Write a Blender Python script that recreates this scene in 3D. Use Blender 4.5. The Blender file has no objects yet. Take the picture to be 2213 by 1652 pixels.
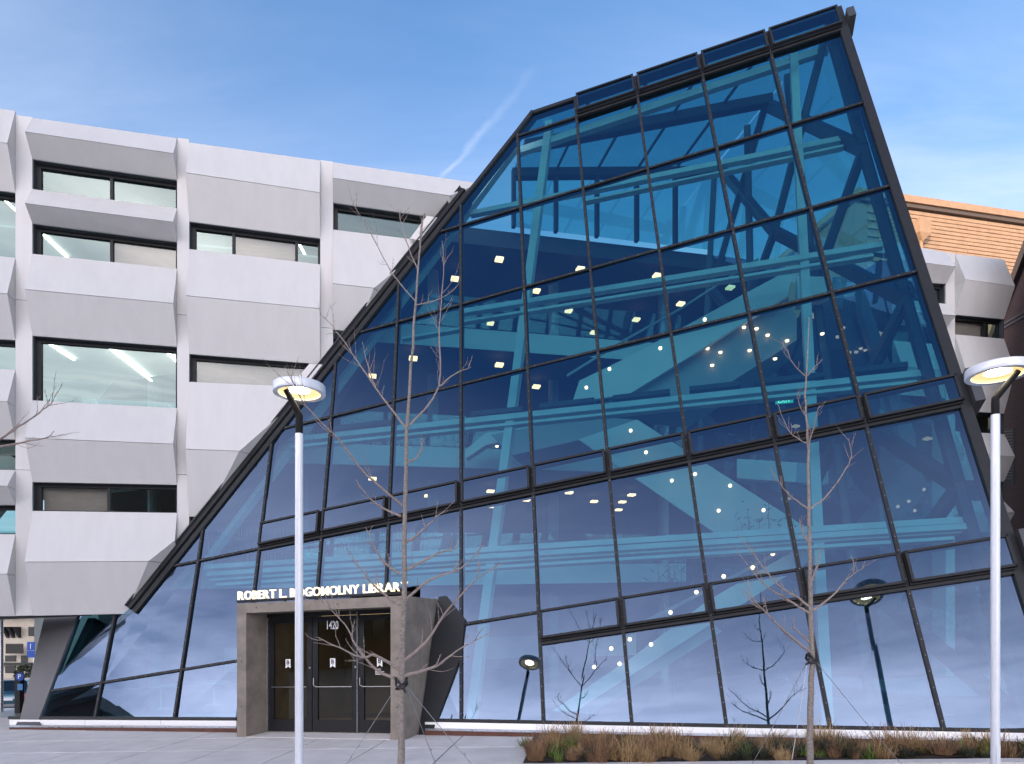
import bpy, bmesh, math, random
from mathutils import Vector as V, Matrix
random.seed(7)
sc = bpy.context.scene
col = sc.collection
R = math.radians

# ------------------------------------------------------------------ camera
F, CX, YH = 1445.4, 1106.5, 1359.3          # focal length, centre column, horizon row on a 2213 x 1652 grid
CAM = V((0, 0, 2.2))
cam_d = bpy.data.cameras.new('camera'); cam = bpy.data.objects.new('camera', cam_d); col.objects.link(cam)
cam.location = CAM; cam.rotation_euler = (R(90), 0, 0)
cam_d.sensor_width = 36; cam_d.lens = F / 2213 * 36; cam_d.shift_y = (YH - 826) / 2213
cam_d.clip_start = .05; cam_d.clip_end = 3000
sc.camera = cam
sc.render.resolution_x, sc.render.resolution_y = 1024, 764

# ------------------------------------------------------------------ sky and sun
SUN_XY = (-.48, -.88)                        # direction towards the sun
SUN_AZ = math.atan2(SUN_XY[0], SUN_XY[1])
SUN_EL = R(5)
w = bpy.data.worlds.new('World'); sc.world = w; w.use_nodes = True
nt = w.node_tree; nt.nodes.clear()
def nd(t, typ, **k):
    n = t.nodes.new(typ)
    for a, b in k.items(): setattr(n, a, b)
    return n
out = nd(nt, 'ShaderNodeOutputWorld'); bg = nd(nt, 'ShaderNodeBackground'); bg.inputs[1].default_value = .15
sky = nd(nt, 'ShaderNodeTexSky', sky_type='NISHITA', sun_disc=False, sun_elevation=SUN_EL, sun_rotation=SUN_AZ,
         altitude=50, air_density=1.0, dust_density=.4, ozone_density=2.0)
tc = nd(nt, 'ShaderNodeTexCoord')
sep = nd(nt, 'ShaderNodeSeparateXYZ'); nt.links.new(tc.outputs['Generated'], sep.inputs[0])
def mth(t, op, a, b=None, c=None, clamp=False):
    n = nd(t, 'ShaderNodeMath', operation=op, use_clamp=clamp)
    for i, v in enumerate((a, b, c)):
        if v is None: continue
        if hasattr(v, 'is_linked') or hasattr(v, 'links'): t.links.new(v, n.inputs[i])
        else: n.inputs[i].default_value = v
    return n.outputs[0]
# flat cloud layer: direction / height
zc = mth(nt, 'MAXIMUM', sep.outputs[2], .08)
cxn = mth(nt, 'DIVIDE', sep.outputs[0], zc); cyn = mth(nt, 'DIVIDE', sep.outputs[1], zc)
comb = nd(nt, 'ShaderNodeCombineXYZ'); nt.links.new(cxn, comb.inputs[0]); nt.links.new(cyn, comb.inputs[1])
mp = nd(nt, 'ShaderNodeMapping'); mp.inputs['Rotation'].default_value = (0, 0, R(35)); mp.inputs['Scale'].default_value = (.55, 1.5, 1)
nt.links.new(comb.outputs[0], mp.inputs[0])
n1 = nd(nt, 'ShaderNodeTexNoise'); n1.inputs['Scale'].default_value = 1.1; n1.inputs['Detail'].default_value = 9; n1.inputs['Roughness'].default_value = .58
n1.inputs['Distortion'].default_value = .5
nt.links.new(mp.outputs[0], n1.inputs[0])
n2 = nd(nt, 'ShaderNodeTexNoise'); n2.inputs['Scale'].default_value = .45; n2.inputs['Detail'].default_value = 3
nt.links.new(comb.outputs[0], n2.inputs[0])
wisps = mth(nt, 'MULTIPLY', mth(nt, 'MULTIPLY_ADD', n1.outputs[0], 2.6, -.88, True), mth(nt, 'MULTIPLY_ADD', n2.outputs[0], 3.0, -.8, True))
# contrail: a straight thin line across the cloud layer
import_t = []
def clayer(px, py):
    d = V(((px - CX) / F, 1, (YH - py) / F)).normalized(); return d.x / d.z, d.y / d.z
(ax, ay), (bx, by) = clayer(965, 375), clayer(1215, 80)
lx, ly = bx - ax, by - ay; L_ = math.hypot(lx, ly); lx /= L_; ly /= L_
dist = mth(nt, 'ADD', mth(nt, 'MULTIPLY', mth(nt, 'SUBTRACT', cxn, ax), -ly), mth(nt, 'MULTIPLY', mth(nt, 'SUBTRACT', cyn, ay), lx))
along = mth(nt, 'ADD', mth(nt, 'MULTIPLY', mth(nt, 'SUBTRACT', cxn, ax), lx), mth(nt, 'MULTIPLY', mth(nt, 'SUBTRACT', cyn, ay), ly))
n3 = nd(nt, 'ShaderNodeTexNoise'); n3.inputs['Scale'].default_value = 9; n3.inputs['Detail'].default_value = 5
nt.links.new(comb.outputs[0], n3.inputs[0])
dist = mth(nt, 'ADD', dist, mth(nt, 'MULTIPLY_ADD', n3.outputs[0], .045, -.0225))
fade = mth(nt, 'MULTIPLY', mth(nt, 'MULTIPLY_ADD', along, 6.0 / L_, .6, True), mth(nt, 'MULTIPLY_ADD', along, -1.15 / L_, 1.0, True))
trail = mth(nt, 'SUBTRACT', 1, mth(nt, 'DIVIDE', mth(nt, 'ABSOLUTE', dist), mth(nt, 'MULTIPLY_ADD', along, .008 / L_, .009)), clamp=True)
trail = mth(nt, 'MULTIPLY', mth(nt, 'MULTIPLY', trail, fade), mth(nt, 'GREATER_THAN', cyn, 0.0))
trail = mth(nt, 'MULTIPLY', trail, mth(nt, 'MULTIPLY_ADD', n3.outputs[0], 2.0, -.35, True))
thin = mth(nt, 'MULTIPLY_ADD', sep.outputs[2], -2.4, 2.0, True)   # a shallow layer looks thinnest straight up
thin = mth(nt, 'POWER', thin, 1.6)
cover = mth(nt, 'ADD', mth(nt, 'MULTIPLY', mth(nt, 'MULTIPLY', wisps, thin), .95), mth(nt, 'MULTIPLY', trail, .34), clamp=True)
veil = mth(nt, 'MULTIPLY_ADD', sep.outputs[2], -.72, .60, True)
cover = mth(nt, 'ADD', cover, mth(nt, 'MULTIPLY', veil, .5), clamp=True)
# thin cloud scatters light forward: brighter towards the sun
sdot = nd(nt, 'ShaderNodeVectorMath', operation='DOT_PRODUCT'); nt.links.new(tc.outputs['Generated'], sdot.inputs[0])
sdot.inputs[1].default_value = V((SUN_XY[0], SUN_XY[1], math.tan(SUN_EL))).normalized()
fwd = mth(nt, 'POWER', mth(nt, 'MAXIMUM', sdot.outputs['Value'], 0.0), 1.6)
warm = nd(nt, 'ShaderNodeVectorMath', operation='SCALE'); warm.inputs[0].default_value = (37, 32, 31.5); nt.links.new(fwd, warm.inputs['Scale'])
ccol = nd(nt, 'ShaderNodeVectorMath', operation='ADD'); ccol.inputs[1].default_value = (3.2, 3.4, 4.0); nt.links.new(warm.outputs[0], ccol.inputs[0])
tint = nd(nt, 'ShaderNodeMixRGB', blend_type='MULTIPLY'); tint.inputs[0].default_value = 1; tint.inputs[2].default_value = (.63, 1.02, 1.42, 1)
nt.links.new(sky.outputs[0], tint.inputs[1])
mx = nd(nt, 'ShaderNodeMixRGB'); nt.links.new(cover, mx.inputs[0]); nt.links.new(tint.outputs[0], mx.inputs[1]); nt.links.new(ccol.outputs[0], mx.inputs[2])
nt.links.new(mx.outputs[0], bg.inputs[0]); nt.links.new(bg.outputs[0], out.inputs[0])

sun_d = bpy.data.lights.new('sun', 'SUN'); sun = bpy.data.objects.new('sun', sun_d); col.objects.link(sun)
sun_d.energy = 2.0; sun_d.angle = R(.5); sun_d.color = (1, .72, .45)
sd = V((SUN_XY[0], SUN_XY[1], math.tan(SUN_EL))).normalized()
sun.rotation_euler = sd.to_track_quat('Z', 'Y').to_euler()
sc.view_settings.view_transform = 'Standard'; sc.view_settings.look = 'None'; sc.view_settings.gamma = 1
sc.view_settings.use_curve_mapping = False; sc.view_settings.exposure = 1.28

# ------------------------------------------------------------------ geometry helpers
K = .031                                     # the street and every level line climb gently to the right
N = V((-.26575806, -.90574714, .33014356)).normalized(); O = V((0, 17.5, 10.2))       # leaning glass wall
TU = V((.9620429, -.22714079, .15126308)); MV = V((-.02749778, .3494411, .93655474))    # its two grid directions
FA = R(13.8); NF = V((math.sin(FA), -math.cos(FA), 0)); EH = V((math.cos(FA), math.sin(FA), 0))                   # white facade
B = V((math.cos(R(16.35)), -math.sin(R(16.35)), 0)); NB = V((-B.y * -1 * -1, 0, 0))
NB = V((-math.sin(R(16.35)), -math.cos(R(16.35)), 0))                                   # outward normal of entrance
Z = V((0, 0, 1))
def ray(x, y): return V(((x - CX) / F, 1, (YH - y) / F))
def hit(x, y, P, n):
    d = ray(x, y); return CAM + d * (n.dot(P - CAM) / n.dot(d))
def hg(x, y, off=0): return hit(x, y, O + N * off, N)                 # on the glass plane (off > 0 is outside)
def hf(x, y, q): return hit(x, y, NF * q, NF)                         # on a plane parallel to the white facade
def hd(x, y, t): return CAM + ray(x, y) * t                           # at a depth
def hgr(x, y):
    d = ray(x, y); return CAM + d * ((K * CAM.x - CAM.z) / (d.z - K * d.x))
def hz(x, y, z): d = ray(x, y); return CAM + d * ((z - CAM.z) / (d.z - K * d.x))   # on a level at height z
def uv(P):
    d = P - O; a, b_, c = TU.dot(TU), TU.dot(MV), MV.dot(MV); p, q = d.dot(TU), d.dot(MV); D = a * c - b_ * b_
    return ((p * c - q * b_) / D, (q * a - p * b_) / D)
def guv(u, v, off=0): return O + TU * u + MV * v + N * off
def ground_z(x, y):
    z = K * x
    if y > 19 and x < -8: z -= min(.085 * (y - 19), 1.25) * min(1, (-8 - x) / 4)
    return z

class MB:
    def __init__(s): s.v = []; s.f = []; s.m = []
    def face(s, pts, mi=0):
        i = len(s.v); s.v += [tuple(p) for p in pts]; s.f.append(tuple(range(i, i + len(pts)))); s.m.append(mi); return s
    def hexa(s, p, mi=0):                       # p: 4 bottom + 4 top
        i = len(s.v); s.v += [tuple(a) for a in p]
        for f in ((3, 2, 1, 0), (4, 5, 6, 7), (0, 1, 5, 4), (1, 2, 6, 5), (2, 3, 7, 6), (3, 0, 4, 7)):
            s.f.append(tuple(i + k for k in f)); s.m.append(mi)
        return s
    def prism(s, poly, e, mi=0):
        i = len(s.v); n = len(poly); e = V(e); s.v += [tuple(V(p)) for p in poly] + [tuple(V(p) + e) for p in poly]
        s.f.append(tuple(range(i + n - 1, i - 1, -1))); s.f.append(tuple(range(i + n, i + 2 * n))); s.m += [mi, mi]
        for k in range(n):
            j = (k + 1) % n; s.f.append((i + k, i + j, i + n + j, i + n + k)); s.m.append(mi)
        return s
    def bar(s, a, b, w, d0, d1, n=None, mi=0):      # flat bar from a to b, width w across, from depth d0 to d1 along n
        a, b = V(a), V(b); n = N if n is None else n
        t = (b - a).normalized(); x = t.cross(n).normalized() * (w / 2)
        return s.hexa([a - x + n * d0, b - x + n * d0, b + x + n * d0, a + x + n * d0, a - x + n * d1, b - x + n * d1, b + x + n * d1, a + x + n * d1], mi)
    def box(s, c, sx, sy, sz, X=V((1, 0, 0)), Y=V((0, 1, 0)), mi=0):   # c: centre of the base
        c = V(c); x = X * (sx / 2); y = Y * (sy / 2); u = Z * sz
        return s.hexa([c - x - y, c + x - y, c + x + y, c - x + y, c - x - y + u, c + x - y + u, c + x + y + u, c - x + y + u], mi)
    def tube(s, pts, rad, seg=6, cap=True, mi=0):
        pts = [V(p) for p in pts]; n = len(pts); base = len(s.v)
        rad = rad if isinstance(rad, (list, tuple)) else [rad] * n
        for k, p in enumerate(pts):
            t = (pts[min(k + 1, n - 1)] - pts[max(k - 1, 0)]); t = t.normalized() if t.length > 1e-9 else Z
            a = t.orthogonal() if k == 0 else (pa - t * pa.dot(t))
            a = a.normalized() if a.length > 1e-6 else t.orthogonal().normalized(); pa = a; b = t.cross(a)
            for j in range(seg):
                g = 2 * math.pi * j / seg; s.v.append(tuple(p + (a * math.cos(g) + b * math.sin(g)) * rad[k]))
        for k in range(n - 1):
            for j in range(seg):
                q = (j + 1) % seg; s.f.append((base + k * seg + j, base + k * seg + q, base + (k + 1) * seg + q, base + (k + 1) * seg + j)); s.m.append(mi)
        if cap:
            s.f.append(tuple(base + j for j in range(seg - 1, -1, -1))); s.f.append(tuple(base + (n - 1) * seg + j for j in range(seg))); s.m += [mi, mi]
        return s
    def lathe(s, c, prof, seg=32, mi=0, X=V((1, 0, 0)), Y=V((0, 1, 0)), A=Z):
        c = V(c); base = len(s.v)
        for r, z in prof:
            for j in range(seg):
                g = 2 * math.pi * j / seg; s.v.append(tuple(c + X * (r * math.cos(g)) + Y * (r * math.sin(g)) + A * z))
        for k in range(len(prof) - 1):
            for j in range(seg):
                q = (j + 1) % seg; s.f.append((base + k * seg + j, base + k * seg + q, base + (k + 1) * seg + q, base + (k + 1) * seg + j)); s.m.append(mi)
        return s
    def build(s, name, mat, parent=None, smooth=False, cut=None, bevel=0):
        me = bpy.data.meshes.new(name); me.from_pydata(s.v, [], s.f)
        for m in (mat if isinstance(mat, list) else [mat]): me.materials.append(m)
        for p, mi in zip(me.polygons, s.m): p.material_index = mi
        bm = bmesh.new(); bm.from_mesh(me)
        if cut is not None:
            bmesh.ops.remove_doubles(bm, verts=bm.verts, dist=1e-5)
            r = bmesh.ops.bisect_plane(bm, geom=bm.verts[:] + bm.edges[:] + bm.faces[:], plane_co=cut[0], plane_no=cut[1], clear_inner=True)
            ed = [e for e in r['geom_cut'] if isinstance(e, bmesh.types.BMEdge)]
            if ed: bmesh.ops.holes_fill(bm, edges=ed, sides=0)
        if not bm.faces: bm.free(); bpy.data.meshes.remove(me); return None
        bmesh.ops.recalc_face_normals(bm, faces=bm.faces)
        bm.to_mesh(me); bm.free()
        if smooth:
            for p in me.polygons: p.use_smooth = True
            try: me.set_sharp_from_angle(angle=R(40))
            except Exception: pass
        o = bpy.data.objects.new(name, me); col.objects.link(o); o.parent = parent
        if parent is not None and parent.type == 'EMPTY': o.matrix_parent_inverse = Matrix.Translation(parent.location).inverted()
        return o
def tag(o, label=None, cat=None, group=None, kind=None):
    if o is None: return o
    for k, v in (('label', label), ('category', cat), ('group', group), ('kind', kind)):
        if v: o[k] = v
    return o
def thing(name, label, cat, group=None, loc=(0, 0, 0)):
    o = bpy.data.objects.new(name, None); col.objects.link(o); o.location = loc; o.empty_display_size = .2
    return tag(o, label, cat, group)

# ------------------------------------------------------------------ materials
MATS = {}
def mat(name, base, rough=.6, metal=0, var=0, vscale=3, bump=0, bscale=40, emit=None, estr=0, spec=.5, stretch=None, coat=0):
    if name in MATS: return MATS[name]
    m = bpy.data.materials.new(name); m.use_nodes = True; t = m.node_tree; b = t.nodes['Principled BSDF']
    b.inputs['Base Color'].default_value = (*base, 1); b.inputs['Roughness'].default_value = rough; b.inputs['Metallic'].default_value = metal
    b.inputs['Specular IOR Level'].default_value = spec; b.inputs['Coat Weight'].default_value = coat
    if emit: b.inputs['Emission Color'].default_value = (*emit, 1); b.inputs['Emission Strength'].default_value = estr
    if var or bump:
        g = nd(t, 'ShaderNodeNewGeometry'); mpn = nd(t, 'ShaderNodeMapping'); t.links.new(g.outputs['Position'], mpn.inputs[0])
        if stretch: mpn.inputs['Scale'].default_value = stretch
    if var:
        n = nd(t, 'ShaderNodeTexNoise'); n.inputs['Scale'].default_value = vscale; n.inputs['Detail'].default_value = 7; n.inputs['Roughness'].default_value = .65
        t.links.new(mpn.outputs[0], n.inputs[0])
        r = nd(t, 'ShaderNodeMapRange'); r.inputs[1].default_value = .3; r.inputs[2].default_value = .7; r.inputs[3].default_value = 1 - var; r.inputs[4].default_value = 1 + var
        t.links.new(n.outputs[0], r.inputs[0])
        h = nd(t, 'ShaderNodeHueSaturation'); h.inputs['Color'].default_value = (*base, 1); t.links.new(r.outputs[0], h.inputs['Value']); t.links.new(h.outputs[0], b.inputs['Base Color'])
        r2 = nd(t, 'ShaderNodeMapRange'); r2.inputs[3].default_value = rough * .85; r2.inputs[4].default_value = min(1, rough * 1.15)
        t.links.new(n.outputs[0], r2.inputs[0]); t.links.new(r2.outputs[0], b.inputs['Roughness'])
    if bump:
        n = nd(t, 'ShaderNodeTexNoise'); n.inputs['Scale'].default_value = bscale; n.inputs['Detail'].default_value = 5; t.links.new(mpn.outputs[0], n.inputs[0])
        bp = nd(t, 'ShaderNodeBump'); bp.inputs['Strength'].default_value = bump; bp.inputs['Distance'].default_value = .02
        t.links.new(n.outputs[0], bp.inputs['Height']); t.links.new(bp.outputs[0], b.inputs['Normal'])
    MATS[name] = m; return m
def glassmat(name, tint, ior, refl=(1, 1, 1), rough=0.0, wave=0.0, base_refl=0.0):
    m = bpy.data.materials.new(name); m.use_nodes = True; t = m.node_tree; t.nodes.clear()
    o = nd(t, 'ShaderNodeOutputMaterial'); mix = nd(t, 'ShaderNodeMixShader'); tr = nd(t, 'ShaderNodeBsdfTransparent'); gl = nd(t, 'ShaderNodeBsdfGlossy')
    tr.inputs[0].default_value = (*tint, 1); gl.inputs['Color'].default_value = (*refl, 1); gl.inputs['Roughness'].default_value = rough
    fr = nd(t, 'ShaderNodeFresnel'); fr.inputs[0].default_value = ior
    # both sides of the thin pane reflect alike
    g = nd(t, 'ShaderNodeNewGeometry')
    io = nd(t, 'ShaderNodeMix'); io.data_type = 'FLOAT'; io.inputs[2].default_value = ior; io.inputs[3].default_value = 1 / ior
    t.links.new(g.outputs['Backfacing'], io.inputs[0])
    iv = mth(t, 'POWER', ior, mth(t, 'MULTIPLY_ADD', g.outputs['Backfacing'], 0, 1))
    fa = mth(t, 'ADD', mth(t, 'MULTIPLY', fr.outputs[0], 1 - base_refl), base_refl, clamp=True)
    lw = nd(t, 'ShaderNodeLayerWeight'); lw.inputs[0].default_value = .5
    f0 = ((ior - 1) / (ior + 1)) ** 2; f0 = f0 + (1 - f0) * base_refl
    fac5 = mth(t, 'POWER', lw.outputs['Facing'], 4.0)
    fa = mth(t, 'MULTIPLY_ADD', fac5, 1 - f0, f0, clamp=True)
    t.links.new(fa, mix.inputs[0]); t.links.new(tr.outputs[0], mix.inputs[1]); t.links.new(gl.outputs[0], mix.inputs[2]); t.links.new(mix.outputs[0], o.inputs[0])
    if wave:
        n = nd(t, 'ShaderNodeTexNoise'); n.inputs['Scale'].default_value = .9; n.inputs['Detail'].default_value = 1.5; t.links.new(g.outputs['Position'], n.inputs[0])
        bp = nd(t, 'ShaderNodeBump'); bp.inputs['Strength'].default_value = wave; bp.inputs['Distance'].default_value = .05
        t.links.new(n.outputs[0], bp.inputs['Height']); t.links.new(bp.outputs[0], gl.inputs['Normal'])
    MATS[name] = m; return m
GLASS = glassmat('tinted_curtain_glass', (.25, .56, .60), 1.5, (.53, .70, 1.0), wave=.035, base_refl=.13)
WGLASS = glassmat('office_window_glass', (.45, .62, .60), 1.6, (.74, .92, .86), wave=.06, base_refl=.09)
SASHGL = glassmat('shaded_sash_glass', (.75, .75, .72), 1.5, (.9, .95, .9), wave=.05, base_refl=.05)
DGLASS = glassmat('door_glass', (.44, .41, .33), 1.5, (1, .97, .9), base_refl=.02)
CLEAR = glassmat('balustrade_glass', (.80, .90, .92), 1.45, base_refl=.02)
WHITE = mat('white_metal_panel', (.53, .515, .50), .4, .0, var=.04, vscale=.9, bump=.01, bscale=2, stretch=(4, 4, .25))
WHITE2 = mat('white_steel_paint', (.55, .55, .53), .45, var=.03, vscale=4)
INWHITE = mat('interior_white_plaster', (.64, .64, .62), .8, var=.03, vscale=2)
BLACK = mat('black_aluminium', (.014, .015, .017), .55, .0, var=.15, vscale=6, spec=.3)
DARK = mat('charcoal_metal', (.055, .056, .06), .42, .25, var=.12, vscale=3)
REVEAL = mat('dark_reveal_metal', (.05, .06, .065), .55)
STEEL = mat('brushed_steel', (.62, .63, .65), .28, .9, var=.06, vscale=8, stretch=(1, 1, 8))
SILL = mat('satin_sill_metal', (.9, .9, .9), .42, .5)
CORTEN = mat('rusty_steel_edging', (.11, .045, .03), .75, .1, var=.35, vscale=7, bump=.2, bscale=60)
CONC = mat('board_concrete', (.215, .185, .155), .82, var=.30, vscale=2.2, bump=.25, bscale=18, stretch=(1, 1, 1.2))
PAVE = mat('paving_concrete', (.60, .565, .535), .85, var=.12, vscale=1.6, bump=.12, bscale=70)
JOINT = mat('joint_sand', (.12, .115, .11), .95)
ASPH = mat('asphalt', (.06, .06, .065), .9, var=.2, vscale=9, bump=.3, bscale=120)
SOIL = mat('bark_mulch', (.035, .022, .016), .95, var=.5, vscale=25, bump=.8, bscale=60)
INFLOOR = mat('interior_floor', (.16, .155, .15), .35, var=.08, vscale=2)
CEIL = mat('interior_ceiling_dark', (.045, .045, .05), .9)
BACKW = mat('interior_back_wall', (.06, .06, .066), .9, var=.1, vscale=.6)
ROOMW = mat('office_wall', (.62, .62, .60), .9)
LAMPW = mat('warm_fixture_light', (.9, .85, .75), .5, emit=(1, .38, .19), estr=2.8)
LAMPS = mat('small_spot_light', (.9, .88, .8), .5, emit=(1, .38, .2), estr=4)
STRIPM = mat('strip_light', (.9, .9, .9), .5, emit=(1, .93, .8), estr=6)
SIGNL = mat('lit_sign_face', (.95, .9, .75), .5, emit=(1, .78, .38), estr=.55)
BARK = mat('grey_bark', (.24, .205, .18), .9, var=.4, vscale=22, bump=.9, bscale=55, stretch=(1, 1, 1.8))
TWIG = mat('twig_bark', (.25, .20, .175), .9, var=.3, vscale=30)
RUBBER = mat('black_rubber', (.012, .012, .013), .55)
WIRE = mat('galvanised_wire', (.35, .35, .36), .45, .7)
POLEW = mat('white_pole_paint', (.66, .68, .72), .32, .1, var=.04, vscale=5, coat=.3)
LEDRING = mat('lamp_diffuser', (.8, .72, .5), .35, emit=(1, .66, .22), estr=.35)
LEDCORE = mat('lamp_light_core', (1, .95, .8), .4, emit=(1, .90, .66), estr=16)

# ------------------------------------------------------------------ ground
m = MB(); xs = [-220, -120, -70, -45] + [-30 + 2 * i for i in range(26)] + [30, 60, 120, 220]; ys = [-150, -60, -20, -5] + [3 + 2 * i for i in range(26)] + [70, 110, 220]
for i in range(len(xs) - 1):
    for j in range(len(ys) - 1):
        q = [(xs[i], ys[j]), (xs[i + 1], ys[j]), (xs[i + 1], ys[j + 1]), (xs[i], ys[j + 1])]
        m.face([(x, y, ground_z(x, y) - .05) for x, y in q])
tag(m.build('ground', mat('bounce_concrete', (.50, .48, .45), .9, var=.15, vscale=.8, bump=.1, bscale=50)), kind='structure')  # pale concrete tone chosen to bounce light up onto the downward-facing panels
JX = V((.995, -.1, .995 * K)).normalized(); JY = V((.1, .995, .1 * K)).normalized()
sw = MB(); c0 = hgr(1117, 1652)
sw_obj = None
def pl(a, b, dz=0): p = V((0, 10, 0)) + V((.995, -.1, 0)) * a + V((.1, .995, 0)) * b; return V((p.x, p.y, K * p.x + dz))
m = MB(); m.hexa([pl(-17, -9, -.049), pl(16, -9, -.049), pl(16, 9.4, -.049), pl(-17, 9.4, -.049), pl(-17, -9, -.02), pl(16, -9, -.02), pl(16, 9.4, -.02), pl(-17, 9.4, -.02)])
sidewalk = tag(m.build('sidewalk', JOINT), kind='structure')
PLX0 = .1                                                        # the bed starts here along the paving direction
slab = None
m = MB(); g = .011; Lx, Ly = 1.52, 1.52
a, b_ = Lx / 2 - g, Ly / 2 - g; e = .008
m.hexa([(-a, -b_, -.04), (a, -b_, -.04), (a, b_, -.04), (-a, b_, -.04), (-a, -b_, -e), (a, -b_, -e), (a, b_, -e), (-a, b_, -e)])
m.v += [(-a + e, -b_ + e, 0), (a - e, -b_ + e, 0), (a - e, b_ - e, 0), (-a + e, b_ - e, 0)]
k0 = 4; m.f[1] = (8, 9, 10, 11)
for i in range(4): j = (i + 1) % 4; m.f.append((4 + i, 4 + j, 8 + j, 8 + i)); m.m.append(0)
rot = Matrix((JX, JX.cross(JY).cross(JX), JX.cross(JY))).transposed().to_euler()
for i in range(-11, 9):
    for j in range(-5, 6):
        ca, cb = PLX0 - Lx / 2 + i * Lx, j * Ly + .2
        if i > 0 and cb > -.1: continue
        if cb > 3.1 + max(0, -ca) * .33 + 2.2: continue
        c = pl(ca, cb, 0)
        if slab is None: slab = m.build('paving_slab', PAVE, sidewalk); o = slab
        else: o = slab.copy(); col.objects.link(o)
        o.location = c + Z * random.uniform(-.002, .002); o.rotation_euler = rot

# ------------------------------------------------------------------ glass atrium
atrium = thing('glass_atrium', 'tall leaning blue glass atrium with a black frame grid', 'building', loc=(0, 14, 0))
UI = {-10: -11.16, -9: -8.75, -8: -6.91, -7: -5.12, -6: -3.29, -5: -1.41, -4: .37, -3: 2.15, -2: 3.92, -1: 5.72, 0: 7.53, 1: 9.29}
VT = [7.79, 7.0, 4.06, 1.10, -1.59, -4.53, -5.22, -8.22, -8.92]       # top edge, top vents, rows, vent rows
base_l = [(20, 1552), (509, 1554.5), (944, 1557.5), (1593, 1570), (2048, 1578), (2260, 1582)]
def basey(x):
    for (x0, y0), (x1, y1) in zip(base_l, base_l[1:]):
        if x <= x1: return y0 + (y1 - y0) * (x - x0) / (x1 - x0)
    return base_l[-1][1]
RE = 9.36                                                              # right edge in u
outline = [uv(hg(*p)) for p in ((82, 1553), (170, 1316), (300, 1316), (1118, 287), (1152, 243))]
outline += [(uv(hg(1152, 243))[0] + .05, VT[0]), (RE, VT[0]), (RE, uv(hg(2215, 1581))[1])] + [uv(hg(x, basey(x))) for x in (2048, 1593, 944, 509)]
def clip(poly, f):                                                   # f(p) >= 0 kept
    r = []
    for i in range(len(poly)):
        p, q = poly[i], poly[(i + 1) % len(poly)]; a, b = f(p), f(q)
        if a >= 0: r.append(p)
        if (a > 0 and b < 0) or (a < 0 and b > 0):
            t = a / (a - b); r.append((p[0] + (q[0] - p[0]) * t, p[1] + (q[1] - p[1]) * t))
    return r
def cell(u0, u1, v0, v1):
    p = clip(outline, lambda p: p[0] - u0); p = clip(p, lambda p: u1 - p[0]) if len(p) > 2 else []
    p = clip(p, lambda p: p[1] - v0) if len(p) > 2 else []
    return clip(p, lambda p: v1 - p[1]) if len(p) > 2 else []
def area(p): return abs(sum(p[i][0] * p[(i + 1) % len(p)][1] - p[(i + 1) % len(p)][0] * p[i][1] for i in range(len(p)))) / 2 if len(p) > 2 else 0
US = [-13.6] + [UI[i] for i in sorted(UI)][:-1] + [RE]
def has_vent(r, ci):                                                  # r: row index in VT, ci: column index in US
    u0 = US[ci]
    if r == 0: return u0 >= UI[-3] - .01
    if r == 5: return u0 >= UI[-8] - .01
    if r == 7: return u0 >= UI[-4] - .01
    return False
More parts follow.
